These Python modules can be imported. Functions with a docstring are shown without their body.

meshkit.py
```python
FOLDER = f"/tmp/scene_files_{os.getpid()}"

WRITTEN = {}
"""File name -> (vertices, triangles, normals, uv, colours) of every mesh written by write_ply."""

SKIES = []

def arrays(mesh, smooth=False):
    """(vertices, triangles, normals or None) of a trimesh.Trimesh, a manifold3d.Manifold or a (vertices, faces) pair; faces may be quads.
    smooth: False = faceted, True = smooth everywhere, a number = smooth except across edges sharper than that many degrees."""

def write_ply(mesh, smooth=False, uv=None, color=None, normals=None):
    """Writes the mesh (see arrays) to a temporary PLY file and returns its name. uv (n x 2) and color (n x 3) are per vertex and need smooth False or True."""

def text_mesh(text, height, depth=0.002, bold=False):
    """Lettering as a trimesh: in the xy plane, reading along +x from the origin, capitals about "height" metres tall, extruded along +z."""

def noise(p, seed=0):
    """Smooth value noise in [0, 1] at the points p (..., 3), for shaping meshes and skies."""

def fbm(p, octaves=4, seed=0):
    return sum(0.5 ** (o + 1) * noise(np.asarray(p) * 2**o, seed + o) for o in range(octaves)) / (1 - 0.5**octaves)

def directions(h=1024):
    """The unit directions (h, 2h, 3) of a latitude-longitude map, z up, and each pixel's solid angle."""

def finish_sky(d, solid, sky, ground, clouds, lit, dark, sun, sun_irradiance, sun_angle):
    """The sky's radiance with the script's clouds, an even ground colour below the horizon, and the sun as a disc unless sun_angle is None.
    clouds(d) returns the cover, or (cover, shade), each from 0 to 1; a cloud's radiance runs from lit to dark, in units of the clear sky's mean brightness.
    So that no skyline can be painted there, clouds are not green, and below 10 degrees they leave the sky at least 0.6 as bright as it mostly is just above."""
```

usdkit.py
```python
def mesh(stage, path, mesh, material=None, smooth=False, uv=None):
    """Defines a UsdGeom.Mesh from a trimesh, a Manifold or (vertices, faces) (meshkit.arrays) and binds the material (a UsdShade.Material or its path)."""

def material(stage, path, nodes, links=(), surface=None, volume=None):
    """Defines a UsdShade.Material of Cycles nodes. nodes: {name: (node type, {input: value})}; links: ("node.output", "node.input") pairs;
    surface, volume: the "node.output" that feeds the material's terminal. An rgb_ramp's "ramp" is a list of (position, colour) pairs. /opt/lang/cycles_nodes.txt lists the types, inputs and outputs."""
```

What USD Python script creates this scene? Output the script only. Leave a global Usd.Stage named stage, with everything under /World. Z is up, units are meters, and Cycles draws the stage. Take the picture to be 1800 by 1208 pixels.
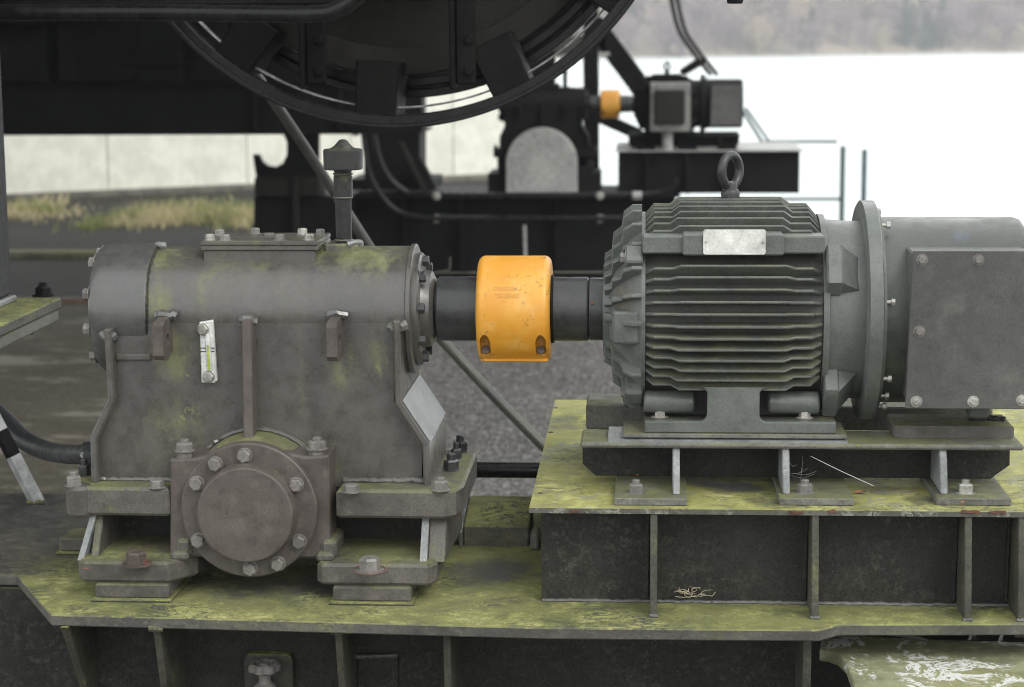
import math, random
import numpy as np, trimesh, usdkit, meshkit
from shapely.geometry import Polygon, Point
from pxr import Usd, UsdGeom, UsdLux, UsdShade, Gf, Sdf, Vt

random.seed(7)
RNG = np.random.default_rng(7)
stage = Usd.Stage.CreateInMemory()
UsdGeom.SetStageUpAxis(stage, UsdGeom.Tokens.z)
UsdGeom.SetStageMetersPerUnit(stage, 1.0)
UsdGeom.Xform.Define(stage, '/World')
UsdGeom.Scope.Define(stage, '/World/Looks')

# ------------------------------------------------------------------ camera
# origin of the world: centre of the yellow coupling; x along the drive shaft, y away from the viewer, z up
FOC = 3500.0                                   # focal length in photo pixels (1800 wide)
_p = math.atan(549 / FOC); _s = math.atan(237 / math.hypot(FOC, 549)); _r = math.radians(0.4)
CF = np.array([-math.sin(_s) * math.cos(_p), math.cos(_s) * math.cos(_p), -math.sin(_p)])
CR = np.array([math.cos(_s), math.sin(_s), 0.0]); CU = np.cross(CR, CF)
CR, CU = CR * math.cos(_r) - CU * math.sin(_r), CU * math.cos(_r) + CR * math.sin(_r)
CP = -3.5 * (CF + CR * 3 / FOC + CU * 61 / FOC)
cam = UsdGeom.Camera.Define(stage, '/World/camera')
cam.AddTransformOp().Set(Gf.Matrix4d(*CR, 0, *CU, 0, *(-CF), 0, *CP, 1))
cam.CreateHorizontalApertureAttr(36.0); cam.CreateVerticalApertureAttr(36.0 * 687 / 1024)
cam.CreateFocalLengthAttr(36.0 * FOC / 1800)
cam.CreateClippingRangeAttr(Gf.Vec2f(0.05, 20000))
cam.CreateFStopAttr(6.0); cam.CreateFocusDistanceAttr(3.36)
EXPOSURE = 1.17
cam.CreateExposureAttr(EXPOSURE)

# ------------------------------------------------------------------ sky and sun (overcast, bright low sky behind the viewer and over the lake)
SUN_EL, SUN_AZ = math.radians(42), math.radians(140)     # azimuth clockwise from +y
SKY_STRENGTH, SUN_I, SUN_ANGLE = 0.1, 0.2, 25.0
HAZE = 0.0007
DECK_F, DECK_R = -0.5, -0.2      # front and right edges of the unseen shading deck overhead
CLOUD_LIT, CLOUD_DARK = (10.4, 10.65, 10.5), (8.15, 8.35, 8.25)
usdkit.material(stage, '/World/Looks/sky_look', {
    'sky': ('sky_texture', {'sky_type': 'single_scattering', 'sun_disc': False, 'sun_elevation': SUN_EL, 'sun_rotation': SUN_AZ}),
    'tc': ('texture_coordinate', {}),
    'n': ('noise_texture', {'scale': 2.2, 'detail': 5.0, 'roughness': 0.55}),
    'n2': ('noise_texture', {'scale': 1.3, 'detail': 4.0}),
    'cr': ('rgb_ramp', {'ramp': [(0.3, CLOUD_DARK), (0.7, CLOUD_LIT)]}),
    'cv': ('map_range', {'from_min': 0.25, 'from_max': 0.6, 'to_min': 0.82, 'to_max': 1.0, 'clamp': True}),
    'mx': ('mix', {'mix_type': 'mix'}),
    'bg': ('background_shader', {'strength': SKY_STRENGTH})},
    [('tc.generated', 'n.vector'), ('tc.generated', 'n2.vector'), ('n.fac', 'cr.fac'), ('n2.fac', 'cv.value'), ('cv.result', 'mx.fac'),
     ('sky.color', 'mx.color1'), ('cr.color', 'mx.color2'), ('mx.color', 'bg.color')], surface='bg.background')
dome = UsdLux.DomeLight.Define(stage, '/World/sky')
UsdShade.MaterialBindingAPI.Apply(dome.GetPrim()).Bind(UsdShade.Material.Get(stage, '/World/Looks/sky_look'))
sun = UsdLux.DistantLight.Define(stage, '/World/sun')
sun.CreateIntensityAttr(SUN_I); sun.CreateAngleAttr(SUN_ANGLE); sun.CreateNormalizeAttr(True); sun.CreateColorAttr(Gf.Vec3f(1.0, 0.97, 0.93))
sun.AddRotateXYZOp().Set(Gf.Vec3f(90 - math.degrees(SUN_EL), 0, 180 - math.degrees(SUN_AZ)))

# ------------------------------------------------------------------ helpers
def ray(px, py): return CF + CR * (px - 900) / FOC + CU * (604 - py) / FOC
def q(px, py, Y):                 # point at depth Y seen at that place of the photograph -> (x, z)
    d = ray(px, py); P = CP + d * ((Y - CP[1]) / d[1]); return P[0], P[2]
def gz(px, py, Z):                # the same on a horizontal plane -> (x, y)
    d = ray(px, py); P = CP + d * ((Z - CP[2]) / d[2]); return P[0], P[1]
def qx(px, Y, py=600): return q(px, py, Y)[0]
def qz(py, Y, px=900): return q(px, py, Y)[1]
def p3(px, py, Y): x, z = q(px, py, Y); return np.array([x, Y, z])
def g3(px, py, Z): x, y = gz(px, py, Z); return np.array([x, y, Z])

SHIFT, COUNT = {}, {}
def numbered(parent, name):
    k = (parent, name); n = COUNT.get(k, 0); COUNT[k] = n + 1
    return f'{parent}/{name}' if n == 0 else f'{parent}/{name}_{n:03d}'
def tag(prim, label=None, cat=None, group=None, kind=None):
    for k, v in (('label', label), ('category', cat), ('group', group), ('kind', kind)):
        if v: prim.SetCustomDataByKey(k, v)
    return prim
def thing(name, label, cat, base=(0, 0, 0), off=(0, 0, 0), group=None, kind=None):
    """An Xform at base+off; meshes of its parts are given in the coordinates of the world before off is added."""
    path = numbered('/World', name)
    x = UsdGeom.Xform.Define(stage, path); x.AddTranslateOp().Set(Gf.Vec3d(*(float(a + b) for a, b in zip(base, off))))
    SHIFT[path] = np.array(base, float)
    tag(x.GetPrim(), label, cat, group, kind)
    return path
def obj(name, mesh, mat, parent=None, smooth=32, label=None, cat=None, group=None, kind=None, uv=None):
    parent = parent or '/World'
    path = numbered(parent, name)
    s = SHIFT.get(parent, np.zeros(3)); SHIFT[path] = s
    v, f, n = meshkit.arrays(mesh, smooth)
    m = UsdGeom.Mesh.Define(stage, path)
    m.CreatePointsAttr(Vt.Vec3fArray.FromNumpy((v - s).astype(np.float32)))
    m.CreateFaceVertexCountsAttr(Vt.IntArray.FromNumpy(np.full(len(f), 3, np.int32)))
    m.CreateFaceVertexIndicesAttr(Vt.IntArray.FromNumpy(f.astype(np.int32).ravel()))
    m.CreateSubdivisionSchemeAttr('none')
    if n is not None:
        m.CreateNormalsAttr(Vt.Vec3fArray.FromNumpy(n.astype(np.float32))); m.SetNormalsInterpolation('vertex')
    UsdShade.MaterialBindingAPI.Apply(m.GetPrim()).Bind(UsdShade.Material.Get(stage, '/World/Looks/' + mat))
    tag(m.GetPrim(), label, cat, group, kind)
    return path
def struct(name, mesh, mat, smooth=False, kind='structure'): return obj(name, mesh, mat, None, smooth, kind=kind)
def dup(src, name, loc, label, cat, group=None):
    path = numbered('/World', name)
    x = UsdGeom.Xform.Define(stage, path)
    x.GetPrim().GetReferences().AddInternalReference(src); x.GetPrim().SetInstanceable(True)
    x.GetPrim().GetAttribute('xformOp:translate').Set(Gf.Vec3d(*map(float, loc)))
    tag(x.GetPrim(), label, cat, group)
    return path
cat_ = trimesh.util.concatenate
def T(v, f): return trimesh.Trimesh(np.asarray(v, float), np.asarray(f, int), process=False)
def outward(m):
    if m.volume < 0: m.invert()
    return m
def cbox(x0, x1, y0, y1, z0, z1, c=0.002):
    """box with chamfered edges"""
    x0, x1 = sorted((x0, x1)); y0, y1 = sorted((y0, y1)); z0, z1 = sorted((z0, z1))
    c = min(c, (x1 - x0) * .45, (y1 - y0) * .45, (z1 - z0) * .45)
    if c <= 0: return trimesh.creation.box(bounds=[[x0, y0, z0], [x1, y1, z1]])
    P = []
    for a in (0, 1):
        for b in (0, 1):
            for d in (0, 1):
                X, Y, Z = (x0, x1)[a], (y0, y1)[b], (z0, z1)[d]
                sx, sy, sz = (1, -1)[a], (1, -1)[b], (1, -1)[d]
                P += [(X, Y + sy * c, Z + sz * c), (X + sx * c, Y, Z + sz * c), (X + sx * c, Y + sy * c, Z)]
    return trimesh.convex.convex_hull(np.array(P))
def mitre(pts, c):
    pts = np.asarray(pts, float); n = len(pts); out = []
    for i in range(n):
        a, b, d = pts[i - 1], pts[i], pts[(i + 1) % n]
        u, w = (b - a) / np.linalg.norm(b - a), (d - b) / np.linalg.norm(d - b)
        n1, n2 = np.array([-u[1], u[0]]), np.array([-w[1], w[0]])
        m = n1 + n2; m /= max(np.linalg.norm(m), 1e-9)
        out.append(b + m * c / max(m @ n1, .35))
    return np.array(out)
def cap(pts): 
    v, f = trimesh.creation.triangulate_polygon(Polygon(pts), engine='earcut')
    # map the triangles back on the ring's own vertices
    d = np.argmin(((v[:, None, :] - np.asarray(pts)[None]) ** 2).sum(-1), 1)
    return d[f]
def prism(pts, a, b, axis, c=0.0015):
    pts = [p for i, p in enumerate(pts) if np.hypot(p[0] - pts[i - 1][0], p[1] - pts[i - 1][1]) > 1e-6]
    """outline extruded from a to b along axis ('x': outline is (y, z); 'y': (x, z); 'z': (x, y)), edges chamfered"""
    pts = np.asarray(pts, float)
    if Polygon(pts).exterior.is_ccw is False: pts = pts[::-1]
    a, b = min(a, b), max(a, b); c = min(c, (b - a) * .4)
    ins = mitre(pts, c) if c > 0 else pts
    rings = [(ins, a), (pts, a + c), (pts, b - c), (ins, b)] if c > 0 else [(pts, a), (pts, b)]
    n = len(pts); V = []; Fc = []
    put = {'x': lambda p, t: (t, p[0], p[1]), 'y': lambda p, t: (p[0], t, p[1]), 'z': lambda p, t: (p[0], p[1], t)}[axis]
    for r, t in rings: V += [put(p, t) for p in r]
    for k in range(len(rings) - 1):
        for i in range(n):
            j = (i + 1) % n; A, B = k * n, (k + 1) * n
            Fc += [(A + i, A + j, B + j), (A + i, B + j, B + i)]
    t = cap(ins)
    Fc += [tuple(x[::-1]) for x in t] + [tuple(x + (len(rings) - 1) * n) for x in t]
    return outward(T(V, Fc))
def holed(poly, a, b, axis):
    """shapely polygon with holes extruded along an axis, no chamfer"""
    m = trimesh.creation.extrude_polygon(poly, b - a, engine='earcut'); v = m.vertices.copy(); v[:, 2] += a
    v = {'x': v[:, [2, 0, 1]], 'y': v[:, [0, 2, 1]], 'z': v}[axis]
    return outward(T(v, m.faces))
def frame(d):
    d = np.asarray(d, float); d /= np.linalg.norm(d)
    u = np.cross(d, (0, 0, 1.0) if abs(d[2]) < .9 else (1.0, 0, 0)); u /= np.linalg.norm(u)
    return d, u, np.cross(d, u)
def lathe(prof, p0, d, n=48, phase=0.0, sides=None):
    """profile of (t, r) turned round the axis through p0 along d; first and last point close the solid"""
    d, u, w = frame(d); p0 = np.asarray(p0, float); n = sides or n
    A = np.arange(n) / n * 2 * math.pi + phase
    V, Fc = [], []
    for t, r in prof:
        V += list(p0 + d * t + (np.outer(np.cos(A), u) + np.outer(np.sin(A), w)) * r)
    k = len(prof)
    for i in range(k - 1):
        for j in range(n):
            l = (j + 1) % n; a, b = i * n, (i + 1) * n
            Fc += [(a + j, a + l, b + l), (a + j, b + l, b + j)]
    V += [p0 + d * prof[0][0], p0 + d * prof[-1][0]]; c0, c1 = len(V) - 2, len(V) - 1
    for j in range(n):
        l = (j + 1) % n
        Fc += [(c0, l, j), (c1, (k - 1) * n + j, (k - 1) * n + l)]
    return outward(T(V, Fc))
def cyl(p0, p1, r, c=0.0015, n=48, r1=None):
    p0, p1 = np.asarray(p0, float), np.asarray(p1, float); L = np.linalg.norm(p1 - p0); r1 = r if r1 is None else r1
    c = min(c, L * .4, r * .4)
    return lathe([(0, r - c), (c, r), (L - c, r1), (L, r1 - c)] if c > 0 else [(0, r), (L, r1)], p0, p1 - p0, n)
def hexbolt(p, d, r, h, washer=1.45, stud=0.0, phase=None):
    """hexagonal head (across corners 2r, height h) on a washer, with a stud end if a nut"""
    d = np.asarray(d, float) / np.linalg.norm(d); p = np.asarray(p, float)
    ph = random.random() if phase is None else phase
    w = 0.16 * r if washer else 0
    M = []
    if washer: M.append(lathe([(0, r * washer * .98), (w * .7, r * washer), (w, r * washer * .93)], p - d * .001, d, 20))
    M.append(lathe([(0, r), (h * .82, r), (h, r * .82)], p + d * (w - .0012), d, sides=6, phase=ph))
    if stud: M.append(lathe([(0, r * .52), (stud * .8, r * .52), (stud, r * .4)], p + d * (w + h * .9), d, 14))
    return cat_(M)
def spline(P, n=10):
    P = np.asarray(P, float)
    if len(P) < 3: return P
    Q = np.vstack([2 * P[0] - P[1], P, 2 * P[-1] - P[-2]]); out = []
    for i in range(1, len(Q) - 2):
        for t in np.arange(n) / n:
            a, b, c, d = Q[i - 1:i + 3]
            out.append(.5 * (2 * b + (c - a) * t + (2 * a - 5 * b + 4 * c - d) * t * t + (3 * b - a - 3 * c + d) * t ** 3))
    return np.array(out + [P[-1]])
def tube(P, r, n=14, smooth=0, wob=0.0, seed=0):
    P = spline(P, smooth) if smooth else np.asarray(P, float)
    k = len(P); tg = np.gradient(P, axis=0); tg /= np.linalg.norm(tg, axis=1, keepdims=True)
    d, u, w = frame(tg[0]); V = []; rr = np.full(k, r) if np.ndim(r) == 0 else np.interp(np.linspace(0, 1, k), np.linspace(0, 1, len(r)), r)
    if wob: rr = rr * (1 + wob * (np.random.default_rng(seed).random(k) - .5) * 2)
    A = np.arange(n) / n * 2 * math.pi
    for i in range(k):
        u = u - tg[i] * (u @ tg[i]); u /= np.linalg.norm(u); w = np.cross(tg[i], u)
        V += list(P[i] + (np.outer(np.cos(A), u) + np.outer(np.sin(A), w)) * rr[i])
    Fc = []
    for i in range(k - 1):
        for j in range(n):
            l = (j + 1) % n; a, b = i * n, (i + 1) * n
            Fc += [(a + j, a + l, b + l), (a + j, b + l, b + j)]
    V += [P[0], P[-1]]
    for j in range(n):
        l = (j + 1) % n; Fc += [(len(V) - 2, l, j), (len(V) - 1, (k - 1) * n + j, (k - 1) * n + l)]
    return outward(T(V, Fc))
def weld(P, r=.0035, seed=1, step=.006):
    """lumpy weld bead along a polyline"""
    P = np.asarray(P, float); L = np.r_[0, np.cumsum(np.linalg.norm(np.diff(P, axis=0), axis=1))]
    s = np.linspace(0, L[-1], max(4, int(L[-1] / step)))
    Q = np.stack([np.interp(s, L, P[:, k]) for k in range(3)], 1)
    Q += np.random.default_rng(seed).normal(0, r * .12, Q.shape)
    return tube(Q, r, 7, 0, .22, seed)
def strip(pts, w, c=1):
    """closed outline of a band of width w along an open polyline (2-D), pts on its outer side"""
    pts = np.asarray(pts, float); n = len(pts); nn = []
    for i in range(n):
        t = []
        if i: t.append((pts[i] - pts[i - 1]) / np.linalg.norm(pts[i] - pts[i - 1]))
        if i < n - 1: t.append((pts[i + 1] - pts[i]) / np.linalg.norm(pts[i + 1] - pts[i]))
        t0 = np.array([-t[0][1], t[0][0]]); m = sum(np.array([-x[1], x[0]]) for x in t); m /= np.linalg.norm(m)
        nn.append(m / max(m @ t0, .4))
    return np.vstack([pts, (pts + np.array(nn) * w * c)[::-1]])
def circ(cx, cy, r, n=40, a0=0, a1=2 * math.pi, end=False): 
    return [(cx + r * math.cos(a), cy + r * math.sin(a)) for a in np.linspace(a0, a1, n, endpoint=end)]
def roundrect(x0, x1, y0, y1, r, n=5):
    out = []
    for cx, cy, a in ((x1 - r, y1 - r, 0), (x0 + r, y1 - r, 90), (x0 + r, y0 + r, 180), (x1 - r, y0 + r, 270)):
        out += [(cx + r * math.cos(math.radians(a + 90 * k / n)), cy + r * math.sin(math.radians(a + 90 * k / n))) for k in range(n + 1)]
    return out

# ------------------------------------------------------------------ materials
class Net:
    def __init__(s): s.N, s.L, s.k = {}, [], 0
    def n(s, kind, **inp):
        s.k += 1; name = f'{kind}_{s.k}'; vals = {}
        for k, v in inp.items():
            if isinstance(v, str) and v.startswith('@'): s.L.append((v[1:], f'{name}.{k}'))
            else: vals[k] = v
        s.N[name] = (kind, vals); return '@' + name
    def math(s, op, a, b=0.0, c=False): return s.n('math', math_type=op, value1=a, value2=b, use_clamp=c) + '.value'
    def noise(s, scale, detail=4.0, rough=.55, dist=0.0, vec=None):
        return s.n('noise_texture', vector=vec or s.pos, scale=float(scale), detail=float(detail), roughness=rough, distortion=float(dist)) + '.fac'
    def rng(s, v, a, b, lo=0.0, hi=1.0): return s.n('map_range', value=v, from_min=a, from_max=b, to_min=lo, to_max=hi, clamp=True, range_type='smoothstep') + '.result'
    def mix(s, f, a, b, kind='mix'): return s.n('mix', mix_type=kind, fac=f, color1=a, color2=b) + '.color'
    def start(s):
        g = s.n('geometry'); s.pos = g + '.position'; x = s.n('separate_xyz', vector=g + '.normal'); s.up = x + '.z'; s.gn = g
        return s
MOSS = [(0.0, (0.045, 0.050, 0.018)), (0.3, (0.110, 0.115, 0.036)), (0.65, (0.205, 0.210, 0.062)), (1.0, (0.32, 0.315, 0.13))]
def weathered(name, c1, c2, moss=0.0, side=0.0, flake=0.0, flakec=(.035, .034, .03), chip=0.0, chipc=(.5, .5, .47), rust=0.0, speck=.3, rough=.5, bump=.25, mott=1.0, spec=.5, mossramp=MOSS, mossscale=1.0, metal=0.0, streak=0.0, dust=0.0, seed=0.0, spots=(), lichen=0.0, mstretch=1.0, marks=()):
    s = Net().start()
    v = s.n('mapping', vector=s.pos, location=(seed, seed * 1.7, -seed)) + '.vector' if seed else s.pos
    big, mid, fine = s.noise(5, 5, vec=v), s.noise(34, 6, .62, vec=v), s.noise(240, 4, .6, vec=v)
    col = s.mix(s.rng(big, .36, .62), tuple(x * (1 - .12 * mott) for x in c1), tuple(x * (1 + .06 * mott) for x in c2))
    col = s.mix(s.math('multiply', s.rng(mid, .48, .68), .5 * mott), col, tuple(x * 1.6 for x in c2))
    col = s.mix(s.math('multiply', s.rng(mid, .46, .33), .45 * mott), col, tuple(x * .5 for x in c1))
    col = s.mix(s.math('multiply', s.rng(fine, .52, .36), speck), col, tuple(x * .35 for x in c1))
    light = s.rng(s.noise(420, 2, vec=v), .70, .78)
    col = s.mix(s.math('multiply', light, speck * .8), col, (.32, .31, .27))
    if streak:
        m = s.n('mapping', vector=v, scale=(1.0, 1.0, .09)) + '.vector'
        st = s.rng(s.noise(28, 5, .6, vec=m), .55, .75)
        col = s.mix(s.math('multiply', st, streak), col, tuple(x * .45 for x in c1))
    if lichen:
        lf = s.math('multiply', s.rng(s.noise(75, 6, .72, .3, v), .50, .64), s.rng(s.noise(4.2, 4, .6, vec=v), .38, .60))
        col = s.mix(s.math('multiply', lf, lichen), col, (.105, .105, .080))
    for mp, mr, mcol in marks:
        dd = s.n('vector_math', math_type='distance', vector1=s.pos, vector2=tuple(float(x) for x in mp)) + '.value'
        mk = s.math('add', s.rng(dd, mr, mr * .2), s.math('multiply', s.math('subtract', s.noise(80, 5, .7, .5, v), .5), 3.0))
        col = s.mix(s.rng(mk, .62, .74), col, tuple(mcol))
    if dust:
        col = s.mix(s.math('multiply', s.rng(s.noise(11, 6, .65, vec=v), .5, .75), dust), col, (.20, .195, .17))
    rg = rough; hgt = fine
    rough_s = s.rng(mid, .3, .7, rough - .1, rough + .12)
    if moss or side:
        cover = s.math('add', s.math('multiply', s.math('maximum', s.up, 0.0), moss), side)
        for sp, sr, ss in spots:
            dd = s.n('vector_math', math_type='distance', vector1=s.pos, vector2=tuple(float(x) for x in sp)) + '.value'
            cover = s.math('add', cover, s.math('multiply', s.rng(dd, sr, sr * .25), ss))
        vm = s.n('mapping', vector=v, scale=(1.0, 1.0, mstretch)) + '.vector' if mstretch != 1 else v
        n7 = s.math('subtract', s.noise(6 * mossscale, 6, .64, .6, vm), .5); n60 = s.math('subtract', s.noise(60 * mossscale, 5, .7, vec=v), .5)
        film = s.rng(s.math('add', cover, s.math('add', s.math('multiply', n7, 2.2), s.math('multiply', n60, .8))), .22, .92)
        thick = s.rng(s.math('add', cover, s.math('add', s.math('multiply', s.math('subtract', s.noise(15 * mossscale, 6, .66, .5, v), .5), 2.2), s.math('multiply', n60, 2.2))), .82, 1.25)
        nm = s.math('add', s.math('multiply', s.noise(13 * mossscale, 7, .68, .4, v), .75), s.math('multiply', fine, .25))
        fc = s.n('rgb_ramp', fac=s.rng(nm, .05, .95), ramp=mossramp, interpolate=True) + '.color'
        mc = s.n('rgb_ramp', fac=s.rng(nm, .32, .64), ramp=mossramp, interpolate=True) + '.color'
        col = s.mix(s.math('multiply', film, .78), col, fc)
        col = s.mix(s.math('multiply', thick, .85), col, mc)
        fac = thick
        rough_s = s.math('add', rough_s, s.math('multiply', film, .2), True)
        rough_s = s.math('add', rough_s, s.math('multiply', fac, .35), True)
        hgt = s.math('add', hgt, s.math('multiply', fac, .5))
    if flake:
        m = s.n('mapping', vector=v, scale=(1.0, 1.6, 1.6)) + '.vector'
        a = s.rng(s.math('absolute', s.math('subtract', s.noise(15, 7, .68, .9, m), .5)), .034, .012)
        b = s.rng(s.noise(6, 3, .5, vec=v), .52 - .1 * flake, .62)
        c = s.rng(s.noise(26, 7, .72, .5, m), .60, .645)
        ff = s.math('multiply', s.math('maximum', s.math('multiply', a, .9), c), b)
        col = s.mix(s.math('multiply', ff, min(1.0, flake)), col, tuple(flakec)); hgt = s.math('subtract', hgt, ff)
    if chip:
        nn = s.noise(11, 10, .74, .8, v)
        a = s.rng(s.math('absolute', s.math('subtract', nn, .5)), .016 + .016 * chip, .011 + .015 * chip)
        b = s.rng(s.noise(4.5, 6, .68, .4, vec=v), .54 - .085 * chip, .57 - .075 * chip)
        ff = s.math('multiply', a, b)
        col = s.mix(ff, col, tuple(chipc)); hgt = s.math('subtract', hgt, s.math('multiply', ff, .1))
    if rust:
        rf = s.rng(s.math('add', s.noise(22, 6, .7, .5, v), (rust - .5) * .3), .60, .66)
        col = s.mix(rf, col, s.mix(s.noise(120, 3), (.095, .026, .016), (.20, .058, .028))); hgt = s.math('add', hgt, rf)
    bp = s.n('bump', height=hgt, strength=bump, distance=.0022) + '.normal'
    pr = s.n('principled_bsdf', base_color=col, roughness=rough_s, normal=bp, specular_ior_level=spec, metallic=metal)
    usdkit.material(stage, '/World/Looks/' + name, s.N, s.L, surface=pr[1:] + '.BSDF')
_F = -.111
weathered('gear_paint', (.047, .043, .038), (.057, .052, .046), moss=0.16, side=0.05, speck=.3, spec=.75, rough=.34, mott=.35, bump=0.07, mossscale=1.6, streak=0.35, dust=.08,
          spots=[(p3(303, 615, _F), .07, 0.51), (p3(320, 700, _F), .09, 0.27), (p3(300, 780, _F), .10, 0.32), (p3(615, 640, _F), .08, 0.42), (p3(575, 810, _F), .07, 0.37), (p3(690, 600, _F), .09, 0.24),
                 (p3(300, 452, -.05), .06, 0.42), (p3(545, 442, -.03), .05, 0.44), (p3(650, 442, -.02), .13, 0.32), (p3(280, 530, -.1), .05, 0.37)], mstretch=0.22, mossramp=[(0, (.045, .048, .022)), (.4, (.10, .104, .040)), (.7, (.155, .16, .055)), (1, (.22, .22, .09))])
weathered('gear_cyl', (.042, .043, .040), (.052, .052, .049), moss=.20, side=-.30, mott=.3, speck=.2, spec=.8, rough=.32, bump=0.05, mossscale=1.8, dust=.1)
weathered('gear_mossy', (.058, .053, .045), (.078, .071, .062), moss=.62, side=0.12, speck=.4, rough=.5, bump=0.14, mossscale=1.3, flake=.3, mossramp=[(0, (.045, .048, .022)), (.4, (.10, .104, .040)), (.7, (.155, .16, .055)), (1, (.22, .22, .09))])
weathered('gear_disc', (.058, .048, .041), (.066, .055, .048), moss=.45, side=-.28, speck=.28, rough=.48, bump=0.07, mossscale=1.7, mossramp=[(0, (.045, .048, .022)), (.4, (.10, .104, .040)), (.7, (.155, .16, .055)), (1, (.22, .22, .09))])
weathered('motor_paint', (.066, .073, .067), (.085, .092, .084), mott=.5, moss=.30, side=-0.12, speck=.3, rough=.4, bump=0.07, mossscale=2.2, dust=0.2, mossramp=[(0, (.045, .048, .022)), (.4, (.10, .104, .040)), (.7, (.155, .16, .055)), (1, (.22, .22, .09))])
weathered('motor_fin', (.050, .055, .048), (.076, .081, .071), mott=.7, moss=.5, side=0.04, speck=.4, rough=.45, bump=0.08, mossscale=2.4, dust=.12, mossramp=[(0, (.05, .05, .025)), (.5, (.11, .11, .055)), (1, (.18, .175, .095))])
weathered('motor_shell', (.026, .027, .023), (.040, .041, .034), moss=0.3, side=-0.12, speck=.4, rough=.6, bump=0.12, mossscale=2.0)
weathered('brake_paint', (.045, .050, .043), (.056, .060, .052), mott=.4, moss=.36, side=-0.16, speck=.25, rough=.38, bump=0.06, mossscale=1.2, dust=.12, rust=-.12, mossramp=[(0, (.045, .048, .022)), (.4, (.10, .104, .040)), (.7, (.155, .16, .055)), (1, (.22, .22, .09))], marks=[(p3(1752, 402, -.09), .020, (.16, .055, .025)), (p3(1690, 408, -.09), .03, (.045, .052, .065)), (p3(1725, 396, -.07), .016, (.05, .058, .07))])
weathered('box_paint', (.048, .048, .045), (.058, .058, .054), mott=.4, moss=.2, side=-.4, speck=.32, rough=.42, bump=0.05, dust=0.28)
weathered('plate_moss', (.050, .047, .040), (.072, .068, .057), moss=0.8, side=0.16, flake=1.0, spots=[(g3(30, 915, -.47), .55, -.85), (g3(130, 860, -.47), .35, -.8), (g3(870, 1000, -.47), .14, -.42), (g3(600, 1030, -.47), .1, -.3), (g3(430, 1040, -.47), .16, -.45)], speck=.4, rough=.6, bump=0.2, mossscale=.8, rust=-.25)
weathered('ped_moss', (.055, .053, .044), (.08, .076, .062), moss=1.0, side=-.1, flake=0.85, chip=.25, chipc=(.19, .19, .15), speck=.3, rough=.55, bump=0.15, mossscale=.7,
          mossramp=[(0, (.14, .14, .04)), (.4, (.27, .27, .075)), (.7, (.36, .355, .12)), (1, (.44, .42, .20))], spots=[(g3(1290, 858, -.2925), .07, -.62), (g3(1545, 862, -.2925), .06, -.5), (g3(1340, 880, -.2925), .05, -.4), (g3(1230, 850, -.2925), .05, -.5), (g3(1620, 880, -.2925), .05, -.4), (g3(1480, 885, -.2925), .03, -.4)])
weathered('rail_paint', (.085, .084, .076), (.115, .112, .10), moss=.75, side=-.05, flake=.4, speck=.45, rough=.5, bump=0.2, mossscale=1.2, rust=-.2, mossramp=[(0, (.045, .048, .022)), (.4, (.10, .104, .040)), (.7, (.155, .16, .055)), (1, (.22, .22, .09))])
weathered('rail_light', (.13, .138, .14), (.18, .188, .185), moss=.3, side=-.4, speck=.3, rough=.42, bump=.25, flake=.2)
weathered('web_dark', (.012, .0115, .0098), (.018, .017, .0145), moss=.9, side=.04, speck=.8, spec=.3, rough=.6, bump=0.15, mossscale=1.1, dust=.06, mossramp=[(0, (.012, .013, .006)), (.5, (.028, .029, .012)), (1, (.10, .10, .04))], lichen=0.28)
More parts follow.
